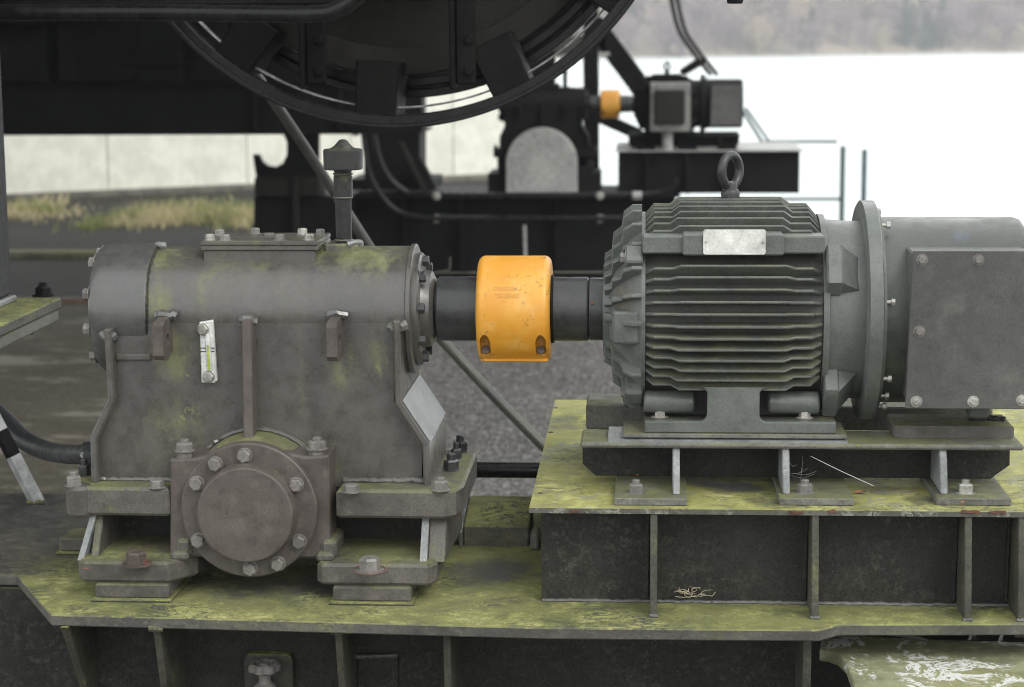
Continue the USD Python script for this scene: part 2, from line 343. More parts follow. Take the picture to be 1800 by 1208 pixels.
weathered('weld_grey', (.06, .058, .053), (.085, .082, .075), speck=.4, rough=.45, bump=.3, moss=.3, side=-.1)
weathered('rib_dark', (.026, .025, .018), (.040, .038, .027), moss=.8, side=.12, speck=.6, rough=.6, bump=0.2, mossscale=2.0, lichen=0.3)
weathered('peel_plate', (.17, .172, .105), (.215, .215, .135), moss=.75, side=-.3, chip=1.0, chipc=(.50, .50, .48), speck=.25, rough=0.85, spec=0.15, bump=0.04, mossscale=.7,
          mossramp=[(0, (.13, .13, .055)), (.4, (.205, .205, .092)), (.7, (.255, .252, .12)), (1, (.33, .32, .18))], flake=0.15)
weathered('bolt_paint', (.115, .105, .098), (.14, .13, .12), moss=.3, side=-.2, speck=.35, rough=.45, bump=0.1, mossscale=3)
weathered('bolt_rust', (.060, .045, .038), (.085, .06, .05), side=-.4, moss=.1, speck=.5, rough=.6, bump=.6, rust=.55)
weathered('bolt_zinc', (.27, .265, .24), (.34, .33, .30), speck=.35, rough=.35, bump=.15, metal=.6)
weathered('black_paint', (.0045, .0045, .0045), (.007, .007, .0066), speck=.4, rough=.6, bump=.2, dust=.01, spec=0.1)
weathered('black_gloss', (.007, .007, .0075), (.010, .010, .0105), speck=.3, rough=.26, bump=.1, spec=0.2)
weathered('dark_sheet', (.05, .05, .047), (.06, .06, .056), speck=.3, rough=.5, bump=.1, dust=.1)
weathered('black_tar', (.016, .016, .017), (.03, .03, .031), speck=.6, rough=.4, bump=1.0, spec=0.25)
weathered('brown_dark', (.010, .0092, .0075), (.014, .013, .0105), spec=.2, speck=.4, rough=.6, bump=.2)
weathered('shaft_black', (.017, .017, .018), (.024, .024, .025), speck=.35, rough=.36, bump=.12, dust=.05)
weathered('grey_sheet', (.24, .24, .23), (.28, .28, .265), speck=.3, rough=.5, bump=.1, dust=.2, side=-.3, moss=.5)
weathered('frame_grey', (.13, .13, .122), (.16, .16, .15), speck=.3, rough=.5, bump=.1)
weathered('white_paint', (.30, .31, .31), (.37, .375, .37), speck=.35, rough=.45, bump=.2, dust=.2)
weathered('alloy', (.42, .43, .42), (.50, .50, .48), speck=.3, rough=.4, bump=.15, dust=.15, moss=.2, side=-.35, mossscale=3)
weathered('plate_metal', (.42, .42, .40), (.47, .47, .44), speck=.25, rough=.42, bump=.05, dust=.2)
weathered('rod_green', (.034, .034, .027), (.046, .046, .036), moss=.3, side=-.1, speck=.3, rough=.45, bump=.15)
weathered('rubber', (.014, .015, .017), (.02, .021, .023), speck=.3, rough=.5, bump=.15)
weathered('polished', (.34, .34, .34), (.42, .42, .415), speck=.2, rough=.3, metal=.6, bump=.05)
weathered('rust_flake', (.055, .026, .017), (.10, .042, .024), speck=.6, rough=.85, bump=.6)
weathered('leaf_dead', (.20, .07, .03), (.30, .12, .05), speck=.4, rough=.7, bump=.3)
weathered('straw', (.35, .30, .2), (.45, .4, .28), speck=.2, rough=.8, bump=.1)
weathered('breather_paint', (.020, .021, .021), (.028, .029, .027), mott=.4, moss=.4, side=-.04, speck=.3, rough=.35, bump=0.08, mossscale=2, spec=0.22)
weathered('concrete', (.58, .575, .505), (.66, .65, .58), mott=.15, speck=.08, rough=.9, bump=0.1, streak=0.3, dust=.0, spec=0.2)
weathered('concrete_old', (.085, .08, .068), (.13, .122, .10), speck=.4, rough=.85, bump=.5, moss=.1, side=-.2)
weathered('rail_steel', (.10, .06, .04), (.14, .09, .06), speck=.4, rough=.7, bump=.3)
weathered('green_glass', (.25, .33, .05), (.35, .42, .08), speck=.1, rough=.15, bump=.05)
weathered('rail_tube', (.05, .075, .08), (.07, .10, .105), speck=.2, rough=.5, bump=.1)

def yellow(name):
    s = Net().start()
    col = s.mix(s.rng(s.noise(9, 5), .35, .7), (.49, .212, .014), (.55, .275, .040))
    d = s.math('multiply', s.rng(s.noise(95, 5, .7), .575, .64), s.rng(s.noise(14, 3), .40, .56))
    col = s.mix(s.math('multiply', d, .75), col, (.10, .07, .03))
    col = s.mix(s.math('multiply', s.rng(s.noise(30, 5), .5, .75), .25), col, (.62, .40, .16))
    bp = s.n('bump', height=s.noise(300, 3), strength=.12, distance=.001) + '.normal'
    pr = s.n('principled_bsdf', base_color=col, roughness=.42, normal=bp)
    usdkit.material(stage, '/World/Looks/' + name, s.N, s.L, surface=pr[1:] + '.BSDF')
yellow('yellow_cover')
def plain(name, col, rough=.5, **k):
    usdkit.material(stage, '/World/Looks/' + name, {'p': ('principled_bsdf', {'base_color': col, 'roughness': rough, **k})}, [], surface='p.BSDF')
plain('yellow_letter', (.42, .20, .03), .5)
plain('hole_dark', (.01, .01, .01), .8)
plain('silk', (.6, .6, .58), .6)
plain('clear_shard', (.9, .93, .92), .08, transmission_weight=.9, ior=1.45)
# ================================================================== LARGE STRUCTURE: girder and pedestal of the near drive
Z0 = -0.47                       # top of the girder's upper flange
ZP = -0.2925                     # top of the motor pedestal
ZGROUND = -1.2
BACK = (0.0, 9.86, 0.0)          # the same drive stands again on the far side of the hoist

def girder(off, near=True):
    t = thing('steel_girder', 'mossy steel girder carrying the near gearbox, its flange streaked green' if near else 'black steel girder carrying the blurred far gearbox beside the lake',
              'girder', (0, 0, ZGROUND), off)
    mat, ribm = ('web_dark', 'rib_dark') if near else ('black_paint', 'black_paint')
    if near:
        fr = [gz(30, 1012, Z0), gz(90, 1081, Z0), gz(560, 1093, Z0), gz(950, 1104, Z0), gz(1440, 1108, Z0), gz(1476, 1098, Z0), gz(1880, 1097, Z0)]
        pts = [(-1.5, gz(0, 1008, Z0)[1]), *fr, (1.25, .55), (-1.5, .55)]
    else:
        xg = qx(1196, 9.6, 340); pts = [(-2.35, -.3), (xg, -.3), (xg, .55), (-2.35, .55)]
    obj('top_flange', prism(pts, Z0 - .019, Z0, 'z', .002), 'plate_moss' if near else 'black_paint', t)
    zb, zt = ZGROUND, Z0 - .019
    if near:
        xl, xr = gz(110, 1090, Z0)[0], gz(1430, 1108, Z0)[0]
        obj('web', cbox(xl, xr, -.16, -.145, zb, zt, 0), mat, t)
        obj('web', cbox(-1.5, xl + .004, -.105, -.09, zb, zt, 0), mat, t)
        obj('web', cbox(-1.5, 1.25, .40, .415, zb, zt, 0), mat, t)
        obj('end_stiffener', prism([(xr - .013, -.32), (xr, -.32), (xr, .0), (xr - .013, .0)], zb, zt, 'z', .001), ribm, t)
        x0 = xl - .012      # sloping end plate
        obj('end_stiffener', prism([(-.33, zt), (-.31, zt - .02), (-.11, zt - .30), (-.10, zb), (-.09, zb), (-.09, zt)], x0, x0 + .014, 'x', .0015), ribm, t)
        for px, k in ((286, .30), (601, .27), (790, .16)):
            x = qx(px, -.28, 1100)
            obj('rib', prism([(-.325, zt), (-.318, zt - .016), (-.318 + k * .42, zt - .42), (-.16, zb), (-.14, zb), (-.14, zt)] if k > .2 else [(-.33, zt), (-.325, zt - .016), (-.27, zb), (-.14, zb), (-.14, zt)],
                             x - .006, x + .006, 'x', .0015), ribm, t)
            obj('weld', weld([(x - .012, -.327, zt - .002), (x + .012, -.327, zt - .002)], .005, int(px)), ribm, t)
        # welded-on plate and its bead, plate behind the valve
        a, b = qx(629, -.163, 1160), qx(700, -.163, 1160)
        obj('patch_plate', cbox(a, b, -.168, -.16, qz(1300, -.163), qz(1152, -.163), .001), mat, t)
        obj('weld', weld([(a - .004, -.169, qz(1155, -.169, 629)), (b, -.169, qz(1152, -.169, 700))], .0035, 4), 'weld_grey', t)
        a, b = q(430, 1146, -.17), q(520, 1300, -.17)
        obj('valve_plate', prism(roundrect(a[0], b[0], b[1], a[1], .012), -.182, -.16, 'y', .002), ribm, t)
    else:
        obj('web', cbox(-2.3, xg - .03, -.16, -.145, zb, zt, 0), mat, t)
        obj('web', cbox(-2.3, xg - .03, .40, .415, zb, zt, 0), mat, t)
        for x in (-2.0, -1.35, -.98, -.35, .3): obj('rib', cbox(x - .006, x + .006, -.28, -.155, zb, zt, .001), ribm, t)
    return t
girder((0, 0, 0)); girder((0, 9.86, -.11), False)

def pedestal(off, near=True):
    t = thing('motor_pedestal', 'green mossy welded steel pedestal under the near grey motor' if near else 'black box pedestal with pale top under the far motor by the lake', 'pedestal', (.6, 0, Z0), off)
    xl, xr = gz(930, 893, ZP)[0], 1.26
    yf, yb = gz(930, 893, ZP)[1], .70
    plate = Polygon([(xl, yf), (xr, yf), (xr, yb), (xl, yb)])
    if near:
        for px, py in ((977, 717), (968, 760), (949, 867)):
            x, y = gz(px, py, ZP); plate = plate.difference(Point(x, y).buffer(.0055, 6))
    obj('top_plate', holed(plate, ZP - .0085, ZP, 'z'), 'ped_moss' if near else 'grey_sheet', t, smooth=False)
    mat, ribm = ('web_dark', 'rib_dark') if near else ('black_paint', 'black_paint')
    Zb = Z0 if near else Z0 - .108
    zt = ZP - .0085; xw = qx(952, -.2, 980); yw = -.205
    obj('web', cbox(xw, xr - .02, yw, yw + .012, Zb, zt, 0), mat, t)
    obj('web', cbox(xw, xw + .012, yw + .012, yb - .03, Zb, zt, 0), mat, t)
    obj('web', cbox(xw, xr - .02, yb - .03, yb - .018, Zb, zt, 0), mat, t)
    for px in (1149, 1432, 1700, 1794):
        x = qx(px, -.27, 1000)
        obj('rib', prism([(yf + .003, zt), (yf - .005, zt - .05), (-.292, Zb + .008), (-.292, Zb), (yw, Zb), (yw, zt)], x - .0058, x + .0058, 'x', .0012), ribm, t)
        if near:
            obj('weld', weld([(x - .011, yw - .002, Z0 + .01), (x - .009, yw - .001, zt - .01)], .004, px), mat, t)
            obj('weld', weld([(x - .008, -.291, Z0 + .002), (x + .008, -.291, Z0 + .002)], .0042, px + 1), 'weld_grey', t)
    if near:
        obj('weld', weld([(xw, yw - .002, Z0 + .002), (xr - .03, yw - .002, Z0 + .002)], .0036, 3), 'weld_grey', t)
        for px0, px1, sd in ((1003, 1018, 1), (1388, 1412, 5), (1455, 1470, 6), (1690, 1722, 7), (1740, 1768, 9)):
            r_ = np.random.default_rng(sd); py = 899 + r_.uniform(-3, 3); a, b = p3(px0, py, yf - .0008), p3(px1, py, yf - .0008); L_ = np.linalg.norm(b - a)
            up = [a + (b - a) * u + (0, 0, r_.uniform(.001, .0035)) for u in np.linspace(0, 1, 6)]; dn = [a + (b - a) * u - (0, 0, r_.uniform(.001, .004)) for u in np.linspace(1, 0, 6)]
            obj('rust_scale', prism([(p[0], p[2]) for p in up + dn], yf - .0025, yf + .001, 'y', .0003), 'rust_flake', t)
    return t
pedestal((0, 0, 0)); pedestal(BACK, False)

# ================================================================== GEARBOX
def gearbox(off, near=True):
    t = thing('gearbox', 'grey cast gearbox with round bolted output cover on the near girder' if near else 'dark far gearbox with pale domed guard in front of the lake',
              'gearbox', (-.45, 0, Z0 + .028), off)
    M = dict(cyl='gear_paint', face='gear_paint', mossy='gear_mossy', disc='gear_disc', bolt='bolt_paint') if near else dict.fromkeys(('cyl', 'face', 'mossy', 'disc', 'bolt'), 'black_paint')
    xa, xb, xc = q(183, 430, 0)[0], q(272, 430, 0)[0], q(725, 432, 0)[0]
    FY = -.110
    # horizontal drum
    obj('drum', cyl((xb - .01, 0, 0), (xc, 0, 0), .1105, .003, 96), M['cyl'], t)
    obj('end_cap', lathe([(-.004, .100), (-.003, .108), (.003, .1125), (.012, .1148), (.022, .1152), (xb - xa + .004, .1152), (xb - xa + .010, .112)], (xa, 0, 0), (1, 0, 0), 96), 'gear_cyl' if near else M['cyl'], t)
    for a in (150, 186, 222, 258, 110, 78, 30):
        a = math.radians(a + 8)
        obj('bolt', hexbolt((xa - .004, math.cos(a) * .097, math.sin(a) * .097), (-1, 0, 0), .0105, .011), 'bolt_paint' if near else 'black_paint', t)
    if near:
        A = np.radians(np.linspace(-40, 120, 60)) ; R = .1125
        obj('gasket_bead', weld(np.stack([xb + .009 + .001 * np.sin(A * 7), -np.cos(A) * R, np.sin(A) * R], 1), .0024, 5, .004), 'web_dark', t)
        obj('gasket_bead', weld([(xb + .005, -.01, .113), (xb + .014, -.02, .116), (xb + .024, -.02, .1125)], .0055, 6, .004), 'rail_light', t)
    # right bearing end
    e = lambda prof: lathe(prof, (xc, 0, 0), (1, 0, 0), 72)
    obj('end_ring', e([(-.004, .108), (-.001, .1145), (.006, .1145), (.008, .110)]), M['cyl'], t)
    obj('bearing_cover', e([(.004, .099), (.016, .099), (.019, .096), (.019, .070), (.024, .068), (.034, .066), (.040, .054), (.040, .042)]), M['face'], t)
    for a in (40, 80, 120, 160, 200, 240, 280, 320, 0):
        a = math.radians(a + 12)
        obj('bolt', hexbolt((xc + .018, math.cos(a) * .085, math.sin(a) * .085), (1, 0, 0), .0098, .011), 'shaft_black', t)
    obj('input_shaft', cyl((xc + .035, 0, 0), (xc + .075, 0, 0), .036, .001), 'shaft_black', t)
    # lower casing below the drum
    out = [(203, 590), (203, 700), (168, 770), (168, 852), (742, 857), (742, 778), (693, 706), (692, 590)]
    pts = [q(x, y, FY) for x, y in out]; pts[0] = (pts[0][0], -.010); pts[-1] = (pts[-1][0], -.010)
    obj('casing', prism(pts[::-1], FY, -FY, 'y', .0006), M['face'], t)
    for side, pl in ((0, [(183, 600), (189, 702), (158, 768), (160, 853)]), (1, [(690, 585), (693, 706), (741, 778), (744, 857)])):
        P = [q(x, y, -.135) for x, y in pl]
        if side: P = [(x + .013, z) for x, z in P]
        P = [(P[0][0], P[0][1] + .02)] + P
        obj('end_plate', prism(strip(P, .0125, 1 if side == 0 else -1), -.135, .135, 'y', .003), M['face'], t)
        if near:
            c = p3(pl[0][0] + 8, pl[0][1] - 8, -.122)
            obj('weld', weld([c + (-.013, .004, .004), c + (0, 0, -.004), c + (.013, .004, .003)], .009, side + 20, .005), 'weld_grey' if side else 'gear_cyl', t)
    if near:
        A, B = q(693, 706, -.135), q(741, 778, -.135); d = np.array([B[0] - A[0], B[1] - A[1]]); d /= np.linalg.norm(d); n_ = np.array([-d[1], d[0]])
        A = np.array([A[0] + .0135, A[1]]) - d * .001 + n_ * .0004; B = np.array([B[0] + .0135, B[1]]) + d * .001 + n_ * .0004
        obj('shoulder_overlay', prism([tuple(A), tuple(B), tuple(B + n_ * .0012), tuple(A + n_ * .0012)], -.1325, .1325, 'y', .0006), 'rail_light', t, label='thin pale overlay on the sloping right shoulder')  # added overlay, paler than the end plate beneath it
        obj('ledge', cbox(q(205, 640, FY)[0], q(268, 640, FY)[0], FY - .006, FY + .02, q(240, 634, FY)[1], q(240, 622, FY)[1], .003), 'gear_paint', t)
    # centre rib and the two lifting lugs
    x0, x1 = q(427, 700, -.155)[0], q(444, 700, -.155)[0]
    zt, zb = q(435, 566, -.155)[1], q(435, 775, -.155)[1]
    obj('rib', prism([(-.1, zt + .006), (-.150, zt), (-.160, zb), (-.1, zb)], x0, x1, 'x', .002), M['disc'], t)
    for px0, px1, py0, py1 in ((267, 288, 566, 634), (573, 593, 566, 636)):
        a, b = q(px0, py0, -.178), q(px1, py1, -.178)
        pl = Polygon([(-.1, a[1] + .004), (-.168, a[1] - .002), (-.178, a[1] - .010), (-.178, b[1] + .008), (-.170, b[1]), (-.150, b[1] - .004), (-.1, b[1] + .012)]).difference(Point(-.145, (a[1] + b[1]) / 2 - .003).buffer(.011, 10))
        obj('lifting_lug', holed(pl, a[0], b[0], 'x'), M['disc'], t, smooth=25)
        if near:
            c = np.array([(a[0] + b[0]) / 2, -.118, a[1] + .004])
            obj('weld', weld([c + (-.016, 0, -.004), c + (0, -.006, .003), c + (.018, 0, -.002)], .0085, px0, .005), 'gear_cyl', t)
            c = p3(435, 562, -.121)
            if px0 < 300: obj('weld', weld([c + (-.014, 0, -.002), c + (0, -.005, .003), c + (.015, 0, -.003)], .009, 3, .005), 'gear_cyl', t)
    # inspection cover on top
    x0, x1 = q(357, 425, -.05)[0], q(562, 425, -.05)[0]
    zc = q(450, 424, -.055)[1]
    obj('cover_seat', prism([(-.066, .05), (-.066, zc - .016), (.066, zc - .016), (.066, .05)], x0 + .004, x1 - .006, 'x', .002), M['face'], t)
    cv = obj('inspection_cover', cat_([cbox(x0, x1, -.070, .070, zc - .015, zc - .0065, .0015), cbox(x0, x1, -.071, .071, zc - .006, zc + .002, .0015)]), M['face'], t)
    obj('filler_plug', lathe([(0, .020), (.003, .020), (.003, .016), (.002, .014), (.002, .01), (.006, .009), (.006, .002)], ((x0 + x1) / 2, .02, zc + .001), (0, 0, 1), 32), M['face'], cv)
    for i, (fx, y) in enumerate(((.06, -.052), (.20, -.058), (.66, -.054), (.91, -.05), (.06, .03), (.35, .055), (.77, .05), (.94, .035))):
        obj('bolt', hexbolt((x0 + (x1 - x0) * fx, y, zc + .002), (0, 0, 1), .0085, .010), ('bolt_zinc' if i % 3 == 0 else 'bolt_paint') if near else 'black_paint', cv)
    # breather pipe
    br = q(605, 425, 0)[0]; zz = lambda py: q(605, py, 0)[1]
    obj('breather_seat', cbox(br - .03, br + .03, -.034, .034, .09, zz(426), .003), M['face'], t)
    bp = obj('breather_pipe', lathe([(0, .0140), (zz(349) - zz(428), .0142), (zz(348) - zz(428), .0165), (zz(310) - zz(428), .0165), (zz(308) - zz(428), .0145), (zz(303) - zz(428), .0145), (zz(302) - zz(428), .0160), (zz(297) - zz(428), .0155)], (br, 0, zz(428)), (0, 0, 1), 32),
             'breather_paint' if near else 'black_paint', t)
    if near:
        for i, z in enumerate((zz(422), zz(347), zz(306))):
            obj('weld', weld([(br + .0155 * math.cos(a), .0155 * math.sin(a), z) for a in np.linspace(0, 6.28, 24)], .002, i), 'gear_mossy', bp)
        obj('weld', weld([(br + .012, -.035, .118), (br + .026, -.03, .122), (br + .033, -.02, .118)], .005, 9), 'rail_light', bp)
    h = zz(298); H = zz(262) - h
    obj('breather_cap', lathe([(0, .032), (.002, .0345), (H - .003, .0345), (H - .0008, .0335), (H, .0320), (H + .0008, .018)], (br + .001, 0, h), (0, 0, 1), 48), 'breather_paint' if near else 'black_paint', t)
    obj('breather_fin', lathe([(0, .0225), (.0010, .0215), (.004, .0165), (.008, .0125), (.0125, .0090), (.0155, .006), (.0165, .002)], (br + .001, 0, h + H + .0005), (0.02, 0, 1), 40), 'breather_paint' if near else 'black_paint', t)
    # oil level glass
    if near:
        sy = FY - .012
        g = [q(350, 567, sy), q(374, 563, sy), q(381, 670, sy), q(376, 674, sy), q(354, 673, sy)]
        sg = obj('sight_glass', prism(g[::-1], sy, FY - .0005, 'y', .002), 'alloy', t, label='white metal oil level gauge')
        sl = [q(361, 588, sy), q(369, 588, sy), q(373, 652, sy), q(365, 652, sy)]
        obj('slot', prism(sl[::-1], sy - .003, sy + .0005, 'y', .001), 'alloy', sg)
        gl = [q(364.5, 606, sy), q(367.5, 606, sy), q(370.5, 650, sy), q(367, 650, sy)]
        obj('glass', prism(gl[::-1], sy - .0045, sy - .0025, 'y', .0005), 'green_glass', sg)
        for y in (612, 618): obj('scale_mark', cbox(q(352, y, sy)[0], q(377, y, sy)[0], sy - .0008, sy + .001, q(365, y + .6, sy)[1], q(365, y - .6, sy)[1], 0), 'shaft_black', sg)
        for x, y in ((357, 579), (367, 662)): obj('bolt', hexbolt(p3(x, y, sy), (0, -1, 0), .0098, .008, 1.1), 'bolt_zinc', sg)
    # output bearing housing and its round cover
    HY = -.185
    hp = [(299, 808), (345, 806), (400, 792), (480, 790), (535, 803), (578, 801), (579, 976), (552, 982), (330, 980), (299, 974)]
    obj('bearing_housing', prism([q(x, y, HY) for x, y in hp][::-1], HY, -.10, 'y', .004), M['disc'], t)
    ar_ = [q(436 + 83 * math.cos(a), 850 + 97 * math.sin(-a), -.15) for a in np.linspace(0.1, math.pi - .1, 17)]
    cx, cz = q(438, 897, -.2)
    lx = lambda prof, y0: lathe(prof, (cx, y0, cz), (0, -1, 0), 80)
    obj('housing_boss', lx([(-.02, .121), (.040, .119), (.062, .112), (.066, .108)], -.115), M['mossy'], t)
    if near: obj('weld', weld([(cx + .124 * math.cos(u), -.116, cz + .124 * math.sin(u)) for u in np.linspace(.7, 2.45, 40)], .0045, 41), 'gear_paint', t)
    obj('output_flange', lx([(0, .112), (.001, .1165), (.020, .1165), (.0225, .114)], -.180), M['disc'], t)
    obj('output_cover', lx([(0, .0855), (.030, .083), (.034, .081), (.036, .0775), (.0358, .03), (.0355, .002)], -.2015), M['disc'], t)
    for px, py in ((430, 801), (379, 816), (346, 850), (349, 950), (440, 999), (489, 991), (526, 952), (521, 852)):
        obj('bolt', hexbolt(p3(px, py, -.204), (0, -1, 0), .0118, .011, 1.15), M['bolt'], t)
    for px, py in ((325, 806), (558, 803)):
        x, z = q(px, py, -.165)
        obj('stud', cat_([hexbolt((x, -.165, z), (0, 0, 1), .0145, .013, 1.15), hexbolt((x, -.165, z + .014), (0, 0, 1), .0155, .013, 1.15, stud=.006)]), M['bolt'], t)
    if not near:
        obj('plinth', cbox(cx - .36, cx + .38, -.24, .2, Z0 - .108, Z0 + .03, .004), 'black_paint', t)
        a, b = q(438 - 235, 1210, -.25), q(438 + 235, 690, -.25)
        gx, gzc = cx + .0, cz - .055
        dome = [(gx + .232 * math.cos(u), gzc + .232 * math.sin(u)) for u in np.linspace(0, math.pi, 33)]
        obj('shaft_guard', prism([(gx + .232, Z0 - .1)] + dome + [(gx - .232, Z0 - .1)], -.36, -.21, 'y', .004), 'grey_sheet', t, label='pale domed sheet guard over the output shaft')
    # parting flange with its bolts
    fy0, fy1 = -.172, .165
    xl, xr = q(113, 870, fy0)[0], q(816, 870, fy0)[0]
    zt, zb = q(680, 862, fy0)[1], q(680, 912, fy0)[1]
    zt2 = zt
    x2, x3 = q(300, 870, fy0)[0], q(589, 870, fy0)[0]
    P = [(x2, fy0 + .003), (x2, fy0 + .08), (x3, fy0 + .08), (x3, fy0)]
    fl = [(xl + .03, fy0 + .004), (x2 - .002, fy0), (x2 - .002, fy0 + .07), (x3 + .002, fy0 + .07), (x3 + .002, fy0), (xr - .035, fy0), (xr - .015, fy0 + .012), (xr - .005, fy0 + .05), (xr - .005, fy1 - .02), (xr - .025, fy1), (xl + .03, fy1), (xl + .005, fy1 - .03), (xl + .003, fy0 + .05), (xl + .012, fy0 + .012)]
    obj('parting_flange', prism(fl, zb, zt, 'z', .005), M['mossy'], t)
    obj('flange_boss', cyl((xl + .022, fy0 + .02, zb - .004), (xl + .022, fy0 + .02, zt + .001), .024, .006, 28), M['face'], t)
    for px, py, r, s in ((130, 853, .0135, .008), (277, 856, .0130, 0), (618, 864, .0135, 0), (775, 861, .0135, .005)):
        x, y = gz(px, py, zt)
        obj('bolt', hexbolt((x, y, zt), (0, 0, 1), r, .012 if s == 0 else .016, 1.2, stud=s), M['bolt'], t)
    for px, py, r in ((793, 826, .014), (802, 806, .010), (809, 793, .014), (149, 835, .011)):
        x, y = gz(px, py, zt)
        obj('bolt', hexbolt((x, y, zt), (0, 0, 1), r, .018, 1.2, stud=.012), 'shaft_black' if near else 'black_paint', t)
    if near:
        obj('weld', weld([(q(170, 852, FY)[0], FY - .004, zt + .002), (x2, FY - .004, zt + .002)], .005, 11), 'gear_paint', t)
        obj('weld', weld([(x3 + .005, FY - .003, zt + .003), (q(745, 858, FY)[0], FY - .004, zt + .004)], .006, 12), 'weld_grey', t)
    # lower half, gussets and feet
    zf1 = Z0 + .066; zf0 = Z0 + .029
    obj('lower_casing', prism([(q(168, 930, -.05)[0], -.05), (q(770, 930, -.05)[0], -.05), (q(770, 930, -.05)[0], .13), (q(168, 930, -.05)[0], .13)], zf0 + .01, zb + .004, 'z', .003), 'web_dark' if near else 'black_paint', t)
    for px, sl, w in ((157, -.012, .010), (741, 0, .012)):
        x = q(px, 915, -.165)[0]
        v = np.array([(x, -.150, zb + .002), (x + w, -.150, zb + .002), (x + w + sl, -.205, zf1 - .004), (x + sl, -.205, zf1 - .004), (x, -.05, zb + .002), (x + w, -.05, zb + .002), (x + w + sl * .4, -.05, zf1 - .004), (x + sl * .4, -.05, zf1 - .004)])
        obj('gusset', trimesh.convex.convex_hull(v), 'rail_light' if near else 'black_paint', t, smooth=False)
        obj('end_wall', prism([(-.142, zb + .002), (.13, zb + .002), (.13, zf0 + .01), (-.19, zf1 - .004)], *((x + w, x + w + .03) if px > 500 else (x + .006, x + .02)), 'x', .002), M['mossy'], t)
    ff = -.225
    for px0, px1, pin in ((135, 342, 1), (556, 766, 0)):
        a, b = q(px0, 1010, ff)[0], q(px1, 1010, ff)[0]
        if pin: o = [(a + .012, ff), (b - .045, ff), (b - .006, ff + .05), (b - .002, ff + .10), (b - .002, .16), (a, .16), (a, ff + .014)]
        else: o = [(a + .010, ff), (b - .014, ff), (b, ff + .02), (b, .16), (a, .16), (a, ff + .012)]
        obj('foot', prism(o, zf0, zf1, 'z', .005), M['mossy'], t)
        c = q(322 if pin else 576, 985, -.19)
        obj('foot_step', cat_([cbox(c[0] - .018, c[0] + .013, -.207, -.11, zf1 - .003, zf1 + .013, .005), cbox(c[0] - .011, c[0] + .016, -.194, -.10, zf1, zf1 + .032, .006)]), M['mossy'], t)
        x, y = gz(*((240, 992) if pin else (650, 1003)), zf1)
        obj('foot_bolt', hexbolt((x, y, zf1), (0, 0, 1), .0175, .021, 1.5), ('bolt_rust' if pin else 'bolt_paint') if near else 'black_paint', t, label='rusty red foot bolt' if near and pin else None)
        if near and not pin: obj('rust_ring', weld([(x + .0265 * math.cos(a), y + .0265 * math.sin(a), zf1 + .001) for a in np.linspace(0, 6.28, 26)], .0024, 5), 'bolt_rust', t)
    return t
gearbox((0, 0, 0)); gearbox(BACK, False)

# packing blocks between girder and gearbox feet
def packing(px0, px1, y0, y1, z1, lab, plate=False):
    a, b = q(px0, 1050, y0)[0], q(px1, 1050, y0)[0]
    t = thing('packing_block', lab, 'packing block', ((a + b) / 2, (y0 + y1) / 2, Z0))
    obj('block', cbox(a, b, y0, y1, Z0 + .0042, z1, .0025), 'gear_mossy', t)
    obj('base_strip', cbox(a - .005, b + .006, y0 - .012, y1, Z0 + .0002, Z0 + .004, .001), 'rib_dark', t)
packing(168, 297, -.232, -.05, Z0 + .0285, 'mossy steel packing block under the left front gearbox foot')
packing(585, 722, -.234, -.05, Z0 + .0285, 'mossy steel packing block under the right front gearbox foot')
packing(108, 190, .07, .15, Z0 + .0285, 'dull packing block under the rear left gearbox foot')
# stop block between gearbox and pedestal
a, b = q(818, 930, .2)[0], q(932, 930, .2)[0]
t = thing('stop_block', 'green mossy angled block between gearbox and motor pedestal', 'stop block', ((a + b) / 2, .25, Z0))
ys = gz(870, 960, Z0)[1]
obj('block', prism([(ys, Z0), (ys, Z0 + .036), (ys + .10, Z0 + .058), (ys + .16, Z0 + .058), (ys + .16, Z0)], a, b, 'x', .003), 'plate_moss', t)
obj('side_plate', prism([(ys - .02, Z0 + .03), (ys + .17, Z0 + .075), (ys + .17, Z0), (ys, Z0)], a - .008, a - .001, 'x', .001), 'rail_light', t)
obj('clip', cbox(a - .03, a - .012, ys - .01, ys + .05, Z0 + .03, Z0 + .05, .004), 'rail_paint', t)
obj('clip', cbox(b + .004, b + .02, ys - .03, ys + .03, Z0, Z0 + .03, .004), 'rail_paint', t)

